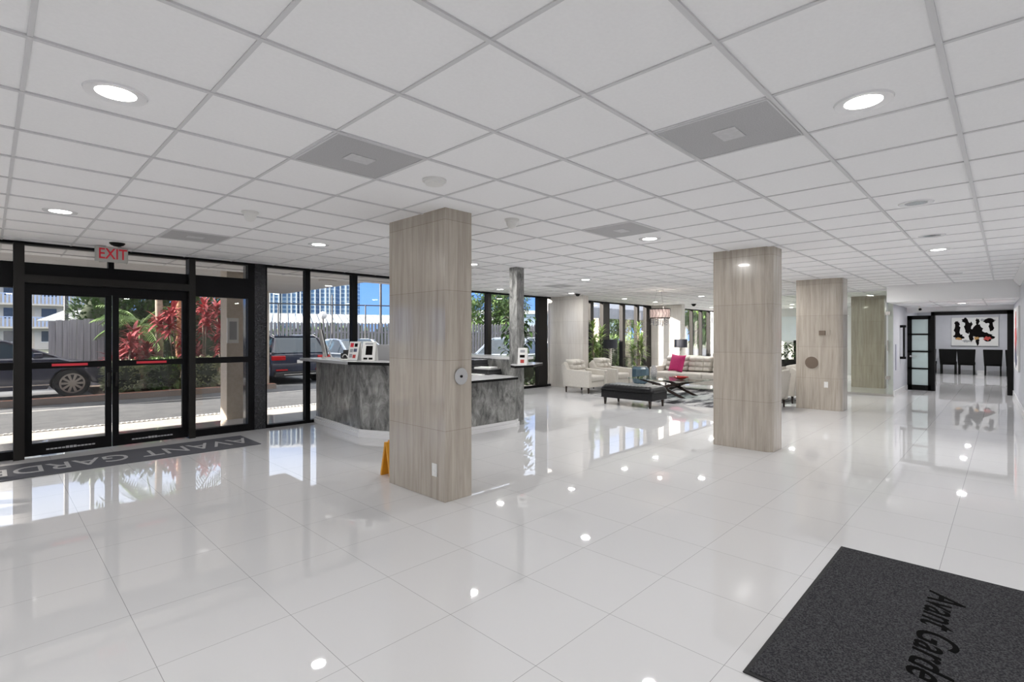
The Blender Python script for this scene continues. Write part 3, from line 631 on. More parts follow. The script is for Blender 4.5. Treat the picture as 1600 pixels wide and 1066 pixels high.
# ================================================================ FURNITURE
def tuft(b, x0, x1, z0, z1, yb, yf, nx, nz, lean=0, r=.04):   # cushion in the XZ plane, front face at y=yf (towards -y when yf<yb)
    NX, NZ = nx*8, nz*8; s_ = -1 if yf < yb else 1; f = []
    for j in range(NZ+1):
        row = []
        for i in range(NX+1):
            u, v = i/NX, j/NZ; fx, fz = abs(math.sin(PI*u*nx)), abs(math.sin(PI*v*nz))
            edge = min(1, min(u, 1-u)*14)**.5*min(1, min(v, 1-v)*10)**.5
            d = (.55+.45*(fx*fz)**.35)*edge
            row.append(b.b.verts.new((x0+(x1-x0)*u, yb+(yf-yb)*d+lean*(v), z0+(z1-z0)*v)))
        f.append(row)
    for j in range(NZ):
        for i in range(NX): b.b.faces.new([f[j][i], f[j][i+1], f[j+1][i+1], f[j+1][i]])
    bk = [b.b.verts.new((x, yb+lean*v+.02*(1 if s_ < 0 else -1), z)) for x, z, v in ((x0, z0, 0), (x1, z0, 0), (x1, z1, 1), (x0, z1, 1))]
    b.b.faces.new(bk)
    b.b.faces.new([f[0][i] for i in range(NX+1)] + [bk[1], bk[0]]); b.b.faces.new([f[NZ][i] for i in range(NX+1)] + [bk[2], bk[3]])
    b.b.faces.new([f[j][0] for j in range(NZ+1)] + [bk[3], bk[0]]); b.b.faces.new([f[j][NX] for j in range(NZ+1)] + [bk[2], bk[1]])
def seatthing(name, loc, rz, label, cat, group, w, n, h=.74, backh=.86, depth=.86):
    # faces local -Y; width along X
    t = empty(name, loc, label, cat, group, rz); hw = w/2
    for s_ in (-1, 1):
        b = MB(); pts = [(-depth/2, .16), (depth/2-.02, .16), (depth/2+.05, .70), (depth/2-.06, .78), (depth/2-.17, .60), (-depth/2, .57)]
        x0, x1 = (hw-.13, hw) if s_ > 0 else (-hw, -hw+.13)
        a = [b.b.verts.new((x0, y, z)) for y, z in pts]; c = [b.b.verts.new((x1, y, z)) for y, z in pts]
        b.b.faces.new(a); b.b.faces.new(c[::-1])
        for i in range(6): b.b.faces.new([a[i], a[(i+1) % 6], c[(i+1) % 6], c[i]])
        b.build('armrest', M['leather'], t, bevel=.018)
    bx('base', M['leather'], -hw+.13, hw-.13, -depth/2+.03, depth/2-.08, .16, .30, t, bevel=.01)
    b = MB(); vs = b.box(-hw+.13, hw-.13, depth/2-.14, depth/2-.02, .20, backh-.06)
    for v in vs:
        if v.co.z > .5: v.co.y += .09
    b.build('back_frame', M['leather'], t, bevel=.03)
    cw = (w-.26)/n
    for i in range(n):
        x0 = -hw+.13+cw*i
        b = MB(); b.rbox(x0+.004, x0+cw-.004, -depth/2-.01, depth/2-.22, .30, .45, .045, 4); b.build('seat_cushion', M['leather'], t, smooth=True)
        b = MB(); tuft(b, x0+.005, x0+cw-.005, .45, backh, depth/2-.13, depth/2-.33, 3, 3, .10); b.build('back_cushion', M['leather'], t, smooth=True)
    for x in (-hw+.08, hw-.08):
        for y in (-depth/2+.07, depth/2-.07):
            b = MB(); b.tube([(x, y, .16), (x*1.01, y, 0)], [.028, .016], 10); b.build('leg', M['wood'], t)
    return t
a1 = seatthing('armchair', (10.78, 7.84, .0), 0, 'cream tufted leather armchair nearest the pale stone blade', 'armchair', None, .82, 1, .74, .84, .84)
a2 = copy_tree(a1); a2.location = (12.0, 7.84, 0); tag(a2, 'cream tufted leather armchair behind the first, beside the tall plants')
a3 = copy_tree(a1); a3.location = (11.02, 3.62, 0); a3.rotation_euler = (0, 0, PI); tag(a3, 'cream leather armchair seen from its side between the two columns')
a4 = copy_tree(a1); a4.location = (12.4, 3.66, 0); a4.rotation_euler = (0, 0, PI); tag(a4, 'cream leather armchair hidden mostly behind the column with the round plate')
a5 = copy_tree(a1); a5.location = (17.9, 4.25, 0); a5.rotation_euler = (0, 0, PI*.5); tag(a5, 'cream armchair edge seen through the glass partition')
sf = seatthing('sofa', (13.45, 6.08, .012), -PI/2, 'long cream tufted leather sofa with a magenta cushion', 'sofa', None, 2.3, 3, .74, .88, .90)
# cushion
t = empty('throw_pillow', (13.32, 6.62, .46), 'bright magenta square cushion with pointed corners on the sofa', 'cushion', rz=-PI/2)
b = MB(); n_ = 14; g = {}
for s_ in (1, -1):
    for i in range(n_+1):
        for j in range(n_+1):
            if s_ < 0 and (i in (0, n_) or j in (0, n_)): g[s_, i, j] = g[1, i, j]; continue
            u, v = i/n_*2-1, j/n_*2-1; pinch = 1-.10*(1-u*u)*abs(v)**2-.0; pz = 1-.10*(1-v*v)*abs(u)**2
            th = .085*((1-u*u)*(1-v*v))**.45
            g[s_, i, j] = b.b.verts.new((u*.25*pz, s_*th, .25+v*.25*pinch))
    for i in range(n_):
        for j in range(n_): b.b.faces.new([g[s_, i, j], g[s_, i+1, j], g[s_, i+1, j+1], g[s_, i, j+1]])
o = b.build('cover', M['pink'], t, smooth=True, rot=(.0, 0, 0)); o.rotation_euler = (-.28, .06, -.25)
# ottoman
t = empty('ottoman_bench', (9.48, 5.64, 0), 'long black leather ottoman bench with tapered legs', 'ottoman')
bx('base', M['bleather'], -.32, .32, -.60, .60, .15, .31, t, bevel=.015)
b = MB(); tt = bmesh.new(); o_ = MB.__new__(MB); o_.b = tt; nx, ny = 16, 34
rows = []
for i in range(nx+1):
    r_ = []
    for j in range(ny+1):
        u, v = i/nx, j/ny; e = min(1, min(u, 1-u)*8)**.4*min(1, min(v, 1-v)*14)**.4
        r_.append(b.b.verts.new((-.34+.68*u, -.62+1.24*v, .31+.12*e+.006*math.sin(v*90)*e)))
    rows.append(r_)
for i in range(nx):
    for j in range(ny): b.b.faces.new([rows[i][j], rows[i+1][j], rows[i+1][j+1], rows[i][j+1]])
b.b.faces.new([rows[0][j] for j in range(ny+1)] + [rows[i][ny] for i in range(1, nx+1)] + [rows[nx][j] for j in range(ny-1, -1, -1)] + [rows[i][0] for i in range(nx-1, 0, -1)])
tt.free(); b.build('top_cushion', M['bleather'], t, smooth=True)
for x in (-.26, .26):
    for y in (-.53, .53):
        b = MB(); b.tube([(x, y, .16), (x, y, 0)], [.036, .02], 4); b.build('leg', M['wood'], t)
# rug
b = MB(); b.box(10.24, 13.5, 3.4, 7.55, 0, .012); tag(b.build('area_rug', M['rug']), 'grey and black abstract rug under the lounge seating', 'rug')
# coffee table
t = empty('coffee_table', (11.55, 5.85, .012), 'glass-topped coffee table on crossed dark wooden legs', 'coffee table')
b = MB(); b.rbox(-.50, .52, -.85, .92, .395, .408, .005, 2); b.build('glass_top', M['tglass'], t)
for s_ in (-1, 1):
    for q in (-1, 1):
        b = MB()
        pts = [(q*.70, .375), (q*.62, .392), (q*.12, .30), (-q*.25, .12), (-q*.52, 0), (-q*.40, 0), (-q*.12, .11), (q*.2, .26)]
        yy0 = s_*.34+q*.03-.025
        a = [b.b.verts.new((yy0, x, z)) for x, z in pts]; c = [b.b.verts.new((yy0+.05, x, z)) for x, z in pts]
        b.b.faces.new(a); b.b.faces.new(c[::-1])
        for i in range(8): b.b.faces.new([a[i], a[(i+1) % 8], c[(i+1) % 8], c[i]])
        b.build('leg', M['wood'], t)
bx('cross_rail', M['wood'], -.36, .36, -.03, .03, .20, .26, t)
t = empty('fruit_dish', (11.45, 5.55, .42), 'shallow red glass dish on the coffee table', 'dish')
b = MB(); b.lathe([(.05, 0), (.09, .012), (.17, .05), (.20, .075), (.19, .075), (.15, .05), (.06, .02), (.01, .018)], 32); b.build('bowl', mat('red_glass', (.45, .02, .02), .1, coat=.5), t, smooth=True)
b = MB(); b.lathe([(.055, .42), (.075, .46), (.085, .55), (.07, .64), (.045, .69), (.06, .72), (.052, .72), (.03, .66), (.01, .6)], 24); tag(b.build('vase', noisy('speckled_silver', (.30, .30, .31), (.62, .6, .6), (50, 50, 50), rough=.3), smooth=True, loc=(11.55, 6.3, 0)), 'speckled silver vase on the coffee table', 'vase')
# blue-grey side stool
t = empty('side_table', (13.75, 7.95, .0), 'rounded blue-grey barrel side table between armchair and sofa', 'side table')
b = MB(); b.lathe([(.17, .02), (.22, .06), (.26, .25), (.25, .46), (.21, .52), (.19, .53), (.01, .53)], 10); b.build('body', M['teal'], t, smooth=False); b = MB(); b.cyl((0, 0, .53), .20, .012); b.build('top', M['chrome'], t); b = MB(); b.cyl((0, 0, 0), .15, .022); b.build('foot', M['blackm'], t)
# lamps on small tables
def lamp(x, y, label, tlabel):
    s = empty('side_table', (x, y, 0), tlabel, 'side table')
    bx('table_top', M['wood'], -.25, .25, -.25, .25, .50, .535, s, bevel=.005)
    for a_ in (-.22, .22):
        for c_ in (-.22, .22): bx('leg', M['wood'], a_-.02, a_+.02, c_-.02, c_+.02, 0, .50, s)
    t = empty('table_lamp', (x, y, .535), label, 'table lamp')
    b = MB(); b.cyl((0, 0, 0), .11, .03, n=24); b.build('foot', M['wood'], t)
    b = MB(); z = .03
    prof = []
    for k_ in range(9): prof += [(.035, z), (.062, z+.03), (.035, z+.058)]; z += .058
    b.lathe(prof, 16); b.build('twisted_stem', noisy('mother_of_pearl', (.42, .38, .33), (.7, .68, .62), (30, 30, 30), rough=.3), t, smooth=True)
    b = MB(); n = 36; zz0, zz1, r = .54, .81, .21
    a = [[b.b.verts.new((rr*math.cos(2*PI*k_/n), rr*math.sin(2*PI*k_/n), zz)) for k_ in range(n)] for rr, zz in ((r, zz0), (r, zz1), (r-.004, zz1), (r-.004, zz0))]
    for q in range(4):
        for k_ in range(n): b.b.faces.new([a[q][k_], a[q][(k_+1) % n], a[(q+1) % 4][(k_+1) % n], a[(q+1) % 4][k_]])
    b.build('lamp_shade', M['shade'], t, smooth='auto')
    b = MB(); b.cyl((0, 0, .55), .008, .26); b.box(-.207, .207, -.004, .004, .79, .797); b.build('shade_fitter', M['chrome'], t)
lamp(13.3, 8.72, 'dark drum-shaded table lamp on a twisted stem among the plants', 'small dark square table under the lamp among the plants')
lamp(16.0, 7.75, 'dark drum-shaded table lamp behind the sofa', 'small dark square table under the lamp behind the sofa')
# chandelier
t = empty('chandelier', (11.42, 6.07, ZC), 'drum chandelier with a dark hoop and hanging crystals over the lounge', 'chandelier')
b = MB(); b.cyl((0, 0, -.03), .09, .03, n=28); b.build('ceiling_plate', M['chrome'], t); b = MB()
for a_ in range(3): b.tube([(.06*math.cos(a_*2.09), .06*math.sin(a_*2.09), -.02), (.20*math.cos(a_*2.09), .20*math.sin(a_*2.09), -.49)], .0025, 6)
b.build('suspension_wire', M['chrome'], t)
for zz in (-.48, -.70):
    b = MB(); n = 40; r = .25
    a = [[b.b.verts.new((rr*math.cos(2*PI*k_/n), rr*math.sin(2*PI*k_/n), q)) for k_ in range(n)] for rr, q in ((r, zz), (r, zz+.02), (r-.01, zz+.02), (r-.01, zz))]
    for q in range(4):
        for k_ in range(n): b.b.faces.new([a[q][k_], a[q][(k_+1) % n], a[(q+1) % 4][(k_+1) % n], a[(q+1) % 4][k_]])
    b.build('hoop', M['bronze'], t, smooth='auto')
b = MB()
for k_ in range(18):
    a_ = 2*PI*k_/18; b.tube([(.245*math.cos(a_), .245*math.sin(a_), -.69), (.245*math.cos(a_+.15), .245*math.sin(a_+.15), -.58), (.245*math.cos(a_), .245*math.sin(a_), -.47)], .004, 5)
b.build('hoop_lattice', M['bronze'], t)
b = MB(); n = 36; a = [[b.b.verts.new((.235*math.cos(2*PI*k_/n), .235*math.sin(2*PI*k_/n), q)) for k_ in range(n)] for q in (-.69, -.47)]
for k_ in range(n): b.b.faces.new([a[0][k_], a[0][(k_+1) % n], a[1][(k_+1) % n], a[1][k_]])
b.build('shade', M['shadein'], t, smooth=True)
for k_ in range(36):
    a_ = k_*2.4; r = .035*math.sqrt(k_+1); ln = .20-.5*r+.05*(k_ % 3); b = MB(); x, y = r*math.cos(a_), r*math.sin(a_)
    b.tube([(x, y, -.50), (x, y, -.68-ln*.6)], .0015, 4)
    for q in range(3): b.sphere((x, y, -.70-ln*.6+q*.045-.02), .013, (1, 1, 1.5), 6, 4)
    b.build('crystal_strand', M['crystal'], t)
l = bpy.data.lights.new('bulb', 'POINT'); l.energy = 5; l.shadow_soft_size = .05; l.color = (1, .9, .8); o = bpy.data.objects.new('bulb', l); C.objects.link(o); o.parent = t; o.location = (0, 0, -.58)
# tall potted plants
def dracaena(x, y, h, label, seed, heads=((0, 0, 1), (.12, .06, .72), (-.10, .08, .5))):
    random.seed(seed); t = empty('potted_dracaena', (x, y, 0), label, 'potted plant')
    b = MB(); b.lathe([(.13, 0), (.17, .30), (.185, .36), (.17, .36), (.15, .31), (.01, .31)], 24); b.build('pot', M['terr'], t, smooth='auto')
    st = MB(); lf = MB(); lf.raw = True
    for dx, dy, f in heads:
        top = Vector((dx*1.3, dy*1.3, h*f-.10)); st.tube([(dx*.2, dy*.2, .29), (dx, dy, h*f*.6), top], [.022, .018, .014], 8)
        for k_ in range(60):
            a_ = random.uniform(0, 2*PI); q = k_/60; p = top - Vector((0, 0, (1-q)*h*f*.42)); el = -.1+q*1.1
            lf.blade(p, (math.cos(a_)*math.cos(el), math.sin(a_)*math.cos(el), math.sin(el)), random.uniform(.26, .40), .042, .9)
    st.build('stem', M['bark'], t, smooth=True); lf.build('foliage', M['leafy'], t, smooth=True)
dracaena(12.72, 8.95, 1.92, 'tallest potted dracaena beside the pale stone blade', 3)
dracaena(13.2, 8.98, 1.74, 'potted dracaena between the tallest plant and the drum lamp', 4, ((0, 0, 1), (-.1, .05, .62)))
dracaena(15.0, 8.75, 1.88, 'potted dracaena right of the drum lamp by the window end', 5, ((0, 0, 1), (.08, -.04, .75), (-.08, .1, .6)))
# ficus by the glass behind the desk
random.seed(11); t = empty('potted_tree', (9.35, 8.92, 0), 'leafy potted indoor tree at the glass behind the slate post', 'potted plant')
b = MB(); b.lathe([(.15, 0), (.2, .36), (.18, .36), (.01, .33)], 24); b.build('pot', M['terr'], t, smooth='auto')
st = MB(); lf = MB(); lf.raw = True; st.tube([(0, 0, .3), (.02, .03, 1.0), (0, 0, 1.6)], [.03, .024, .016], 8)
for k_ in range(22):
    a_ = k_*2.4; z = .85+k_*.045; d_ = Vector((math.cos(a_), math.sin(a_), .75)); p0 = Vector((0, 0, z)); p1 = p0+d_*.36; st.tube([p0, p1], [.009, .005], 5)
    for q in range(9):
        pp = p0.lerp(p1, .3+q*.085); a2_ = random.uniform(0, 2*PI); lf.blade(pp, (math.cos(a2_), math.sin(a2_), random.uniform(-.5, .3)), random.uniform(.2, .3), .085, 1.2)
st.build('stem', M['bark'], t, smooth=True); lf.build('foliage', M['leafd'], t, smooth=True)
# far lounge: shelving, chairs, planter, blue print
t = empty('etagere', (19.9, 7.3, 0), 'open white-framed glass display shelf beyond the sofa', 'shelf unit', rz=.0)
for x in (-.2, .2):
    for y in (-.95, 0, .95): bx('upright', M['trimw'], x-.015, x+.015, y-.015, y+.015, 0, 2.2, t)
for z in (.35, .8, 1.2, 1.6, 2.0): bx('shelf', M['cglass'], -.2, .2, -.95, .95, z, z+.012, t); bx('shelf_rail', M['trimw'], -.21, -.195, -.95, .95, z-.01, z+.02, t)
for i, (y, z, r) in enumerate(((-.6, 1.212, .06), (.5, 1.212, .05), (-.3, 1.612, .055), (.6, .812, .07), (-.55, .812, .06))):
    b = MB(); b.lathe([(r*.6, 0), (r, r*.8), (r*.8, r*1.8), (r*.35, r*2.3), (r*.45, r*2.6), (.004, r*2.6)], 18)
    tag(b.build('shelf_vase', M['grey'] if i % 2 else M['teal'], smooth=True, loc=(19.9, 7.3+y, z)), ['squat blue vase, second shelf level right', 'small grey vase, middle level left', 'blue vase on the upper level', 'largest grey vase on the low level left', 'blue vase on the low level right'][i] + ' of the display shelf', 'vase')
for i, y in enumerate((8.3, 7.2)):
    t = empty('accent_chair', (16.9, y-.5, 0), ['sage green low-backed chair directly behind the sofa lamp', 'sage green low-backed chair right of the sofa lamp'][i], 'chair', rz=-PI/2)
    b = MB(); b.rbox(-.33, .33, -.3, .3, .28, .44, .04); b.build('seat', M['sage'], t, smooth=True)
    b = MB(); b.tube([(.33*math.cos(a_), .05+.30*math.sin(a_), .62) for a_ in [k_*PI/10 for k_ in range(11)]], .16, 10); b.build('backrest', M['sage'], t, smooth=True)
    for x in (-.25, .25):
        for yy in (-.22, .22): b = MB(); b.tube([(x, yy, .3), (x*1.1, yy*1.1, 0)], [.02, .013], 8); b.build('leg', M['wood'], t)
t = empty('planter_box', (21.4, 5.75, 0), 'black planter box full of leafy plants at the far lounge wall', 'planter')
bx('box', M['blackm'], -.25, .25, -.8, .8, 0, .55, t)
lf = MB(); lf.raw = True; random.seed(5)
for k_ in range(260):
    p = (random.uniform(-.2, .2), random.uniform(-.7, .7), random.uniform(.5, 1.15)); a_ = random.uniform(0, 6.28); lf.blade(p, (math.cos(a_), math.sin(a_), random.uniform(.1, 1)), random.uniform(.2, .4), .06, .9)
lf.build('foliage', M['leafd'], t, smooth=True)
t = empty('blue_print', (22.98, 6.2, 1.75), 'pale blue picture on the far lounge wall between the columns', 'picture')
bx('print', M['pblue'], -.03, -.001, -.55, .55, -.5, .5, t); bx('frame', M['trimw'], -.035, -.001, -.6, -.55, -.55, .55, t); bx('frame', M['trimw'], -.035, -.001, .55, .6, -.55, .55, t)
bx('cabinet', M['blackm'], 22.4, 22.95, 5.0, 6.1, 0, 1.28); tag(bpy.data.objects['cabinet'], 'black cabinet standing under the pale blue picture', 'cabinet')

# dining chairs
def dchair(x, y, label, first=None):
    if first: t = copy_tree(first); t.location = (x, y, 0); t['label'] = label; return t
    t = empty('dining_chair', (x, y, 0), label, 'dining chair', 'black dining chairs along the dining room wall')
    b = MB(); vs = b.box(-.34, -.26, -.235, .235, .42, .96)
    for v in vs:
        if v.co.z > .6: v.co.x -= .06; v.co.y *= 1.12
    b.build('backrest', M['dleather'], t, bevel=.015)
    bx('seat', M['dleather'], -.30, .26, -.235, .235, .36, .48, t, bevel=.015)
    for xx in (-.27, .22):
        for yy in (-.205, .205): bx('leg', M['blackm'], xx-.022, xx+.022, yy-.022, yy+.022, 0, .36, t)
    return t
d0 = dchair(25.7, 1.60, 'black high-backed dining chair second from the left under the painting')
for y, lb in ((2.2, 'black dining chair half hidden behind the frosted door'), (1.08, 'black high-backed dining chair in the middle under the painting'), (.36, 'black high-backed dining chair right of the middle one'), (-.22, 'black dining chair cut off by the right door frame')): dchair(25.7, y, lb, d0)

# ================================================================ OUTDOORS
struct(bx('ground', M['grass'], -60, 160, 9.8, 220, -.35, -.12))
struct(bx('ground_walk', M['walk'], -20, 40, YF+.06, 10.75, -.2, -.01))
struct(bx('ground_driveway', M['asphalt'], -40, 60, 10.75, 15.15, -.2, -.05)); struct(bx('ground_parking', M['asphalt'], -40, 60, 15.15, 26.5, -.2, -.06))
b = MB(); x = -6.0
while x < 14: b.box(x, x+.035, 10.60, 10.70, -.012, .004); x += .07
tag(b.build('tactile_strip', M['line']), 'white dashed tactile strip along the edge of the walk', 'paving strip')
b = MB(); b.box(-6, 9, 13.9, 14.0, -.052, -.046); tag(b.build('road_line', M['line']), 'faint white line painted along the driveway', 'road marking')
# planting bed with brick curb
b = MB(); b.box(-7, 5.75, 15.0, 15.25, -.06, .09); o = b.build('brick_curb', M['brickc']); tag(o, 'low red brick curb between driveway and planting', 'curb')
b = MB(); b.box(1.9, 5.75, 15.25, 18.6, -.06, .05); tag(b.build('planting_bed', M['soil']), 'brown soil bed behind the brick curb', 'planting bed', kind='stuff')
# canopy over the driveway
t = empty('entrance_canopy', (0, 12, 2.75), 'flat pale concrete canopy over the driveway outside the doors', 'canopy')
bx('slab', M['soffit'], -9, 6.35, -3.45, 3.9, 0, 1.2, t)  # slab deepened out of sight to keep low sun off the near blade
for x, y in ((1.5, -1.0), (3.9, -1.6), (4.6, 1.2), (-1.2, -1.4), (5.4, -.9), (1.3, 1.8)):
    b = MB(); b.cyl((x, y, -.05), .19, .05, n=24); b.build('soffit_light', M['soffit'], t)
def post(x, y, w, d_, h, label, m='stucco'):
    o = bx('canopy_column', M[m], x-w/2, x+w/2, y-d_/2, y+d_/2, -.05, h); return tag(o, label, 'column')
p1 = post(3.08, 9.95, .34, .34, 2.75, 'beige canopy column close outside the glass side panel')
t = empty('notice_board', (3.0, 9.76, 1.55), 'small pale notice fixed to the near beige canopy column', 'notice')
bx('board', M['paper'], -.09, .09, -.015, .018, -.22, .22, t); bx('printed_text', M['agry'], -.06, .06, -.018, -.015, -.16, .16, t)
post(5.56, 15.45, .24, .24, 2.75, 'slim beige canopy column at the far edge of the driveway'); post(-1.6, 9.95, .34, .34, 2.75, 'beige canopy column left of the entrance doors')

# foliage helpers
def shrub(name, cx, cy, sx, sy, z0, z1, m, label, cat, n, ll, lw, seed, core=True, group=None):
    random.seed(seed); t = empty(name, (cx, cy, z0), label, cat, group); h = z1-z0
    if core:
        b = MB(); b.sphere((0, 0, h*.48), 1, (sx*.42, sy*.42, h*.44), 16, 10); b.build('shaded_core', M['core'], t, smooth=True)  # solid dark core stands in for the shaded inside of the shrub
    lf = MB(); lf.raw = True
    for _ in range(n):
        a_ = random.uniform(0, 2*PI); u = random.uniform(-1, 1); r = math.sqrt(1-u*u); q = random.uniform(.8, 1.02)
        sg = lambda v: math.copysign(abs(v)**.6, v)
        d_ = Vector((r*math.cos(a_), r*math.sin(a_), u)); p = Vector((sg(d_.x)*sx/2*q, sg(d_.y)*sy/2*q, h/2+sg(d_.z)*h/2*q))
        lf.blade(p, d_+Vector((random.uniform(-.7, .7), random.uniform(-.7, .7), random.uniform(-.2, .8))), ll*random.uniform(.7, 1.3), lw, .6, 2)
    lf.build('foliage', m, t, smooth=True); return t
for i, (x, w, h) in enumerate(((2.4, .78, .80), (3.28, .78, .86), (4.16, .78, .84), (4.98, .70, .88))):
    shrub('hedge_shrub', x, 16.1, w*1.1, .9, .05, h, M['leafh'] if i != 1 else M['leafm'], ['yellow-green clipped shrub at the left end of the bed', 'darker green shrub in the middle of the bed', 'yellow-green clipped shrub right of the darker one', 'clipped shrub beside the slim beige column'][i], 'shrub', 1500, .09, .045, 20+i)
def rosette(x, y, hs, label, seed, m='leafr'):
    random.seed(seed); t = empty('cordyline_plant', (x, y, .05), label, 'red-leaved plant'); st = MB(); lf = MB(); lf.raw = True
    for h in hs:
        dx, dy = random.uniform(-.35, .35), random.uniform(-.3, .3); st.tube([(dx*.3, dy*.3, 0), (dx, dy, h)], [.02, .015], 6)
        for k_ in range(38):
            a_ = random.uniform(0, 2*PI); el = random.uniform(-.5, 1.3); p = Vector((dx, dy, h-random.uniform(0, .35)))
            lf.blade(p, (math.cos(a_)*math.cos(el), math.sin(a_)*math.cos(el), math.sin(el)), random.uniform(.28, .48), .09, .8)
    st.build('stem', M['bark'], t); lf.build('foliage', M[m], t, smooth=True)
cl = [(2.55, 16.9, (.9, 1.1, 1.3, .8)), (3.15, 17.2, (1.1, 1.6, .9, 1.9)), (3.75, 16.8, (1.2, 1.8, 1.5, 2.2)), (4.35, 16.9, (1.3, 2.0, 2.4, 1.0, 1.7)), (4.95, 17.0, (1.2, 1.7, 2.3, 2.6, .9)), (5.5, 17.1, (1.1, 1.9, 2.4, 1.5, 2.7))]
for i, (x, y, hs) in enumerate(cl): rosette(x, y, hs, 'red ti plant in the bed, ' + ['lowest, at the left', 'left of the pale palm trunk', 'between the two palm trunks', 'right of the reddish trunk', 'tall one behind the side panel', 'tallest, by the slim beige column'][i], 40+i)
def palm(x, y, z0, h, r, nf, fl_, label, seed, bark='bark', cat='palm tree', leaf='leafm'):
    random.seed(seed); t = empty('palm_tree', (x, y, z0), label, cat)
    b = MB(); b.tube([(0, 0, 0), (.03, 0, h*.5), (0, .04, h)], [r*1.15, r, r*.85], 12); b.build('trunk', M[bark], t, smooth=True)
    st = MB(); lf = MB(); lf.raw = True
    for k_ in range(nf):
        a_ = 2*PI*k_/nf+random.uniform(-.2, .2); el = random.uniform(-.1, 1.1); p = Vector((0, 0, h)); d_ = Vector((math.cos(a_)*math.cos(el), math.sin(a_)*math.cos(el), math.sin(el))); pts = [p.copy()]
        for q in range(10):
            p = p+d_*fl_/10; pts.append(p.copy()); d_ = (d_+Vector((0, 0, -.14))).normalized(); side = d_.cross(Vector((0, 0, 1))).normalized()
            if q > 0:
                for s_ in (-1, 1):
                    for e in (0, .5): lf.blade(p-d_*fl_*.1*e, d_*.7+side*s_+Vector((0, 0, -.25)), fl_*.30*math.sin(PI*(q+1.5)/12), .05*fl_/2, .7, 2, .1)
        st.tube(pts, [.02]*10+[.004], 5)
    st.build('frond_stalk', M['leafm'], t); lf.build('foliage', M[leaf], t, smooth=True)
palm(3.55, 18.2, .05, 3.4, .10, 12, 1.8, 'palm with a pale ringed trunk behind the red plants', 61)
palm(4.15, 18.4, .05, 3.6, .12, 12, 1.8, 'palm with a reddish trunk behind the red plants', 62, 'barkr')
palm(3.15, 18.5, .05, 1.7, .07, 18, 1.25, 'low feathery palm left of the palm trunks', 63)
for i, x in enumerate((2.6, 3.9, 5.2)): shrub('tall_shrub', x, 20.2, 1.9, 1.2, -.1, 3.0, M['leafd'], ['tall dark shrub behind the low palm', 'tall dark shrub behind the trunks', 'tall dark shrub behind the tallest red plants'][i], 'shrub', 1500, .2, .08, 70+i)
# board fence
t = empty('board_fence', (1.2, 19.6, -.1), 'tall weathered grey board fence behind the dark car', 'fence')
b = MB(); 
for k_ in range(10): b.box(k_*.16, k_*.16+.15, 0, .03, 0, 1.98+.012*k_+.02*(k_ % 2))
b.build('boards', M['fence'], t); bx('rail', M['fence'], 0, 1.6, .03, .08, .5, .6, t); bx('rail', M['fence'], 0, 1.6, .03, .08, 1.5, 1.6, t)
t.rotation_euler = (0, 0, -.35)

# ---------------- cars
def wheel(parent, x, y, r, side):
    b = MB(); b.tube([(x, y-.10, r), (x, y-.085, r), (x, y+.085, r), (x, y+.10, r)], [r*.90, r, r, r*.90], 32); w = b.build('wheel', M['tyre'], parent, smooth='auto')
    ys = y+side*.102
    b = MB(); n = 32; 
    ring = [[b.b.verts.new((x+rr*math.cos(2*PI*k_/n), yy, r+rr*math.sin(2*PI*k_/n))) for k_ in range(n)] for rr, yy in ((r*.70, ys), (r*.70, ys+side*.012), (r*.62, ys+side*.012), (r*.60, ys-side*.0))]
    for q in range(3):
        for k_ in range(n): b.b.faces.new([ring[q][k_], ring[q][(k_+1) % n], ring[q+1][(k_+1) % n], ring[q+1][k_]])
    for k_ in range(10):
        a_ = 2*PI*k_/10; u = Vector((math.cos(a_), 0, math.sin(a_))); v = Vector((-math.sin(a_), 0, math.cos(a_))); c_ = Vector((x, ys+side*.008, r))
        q = [c_+u*r*.10-v*.02, c_+u*r*.66-v*.030, c_+u*r*.66+v*.030, c_+u*r*.10+v*.02]; b.b.faces.new([b.b.verts.new(p) for p in q])
    b.cyl((x, min(ys, ys+side*.02), r), r*.16, .02, 'y', 16); b.build('rim', M['rim'], w)
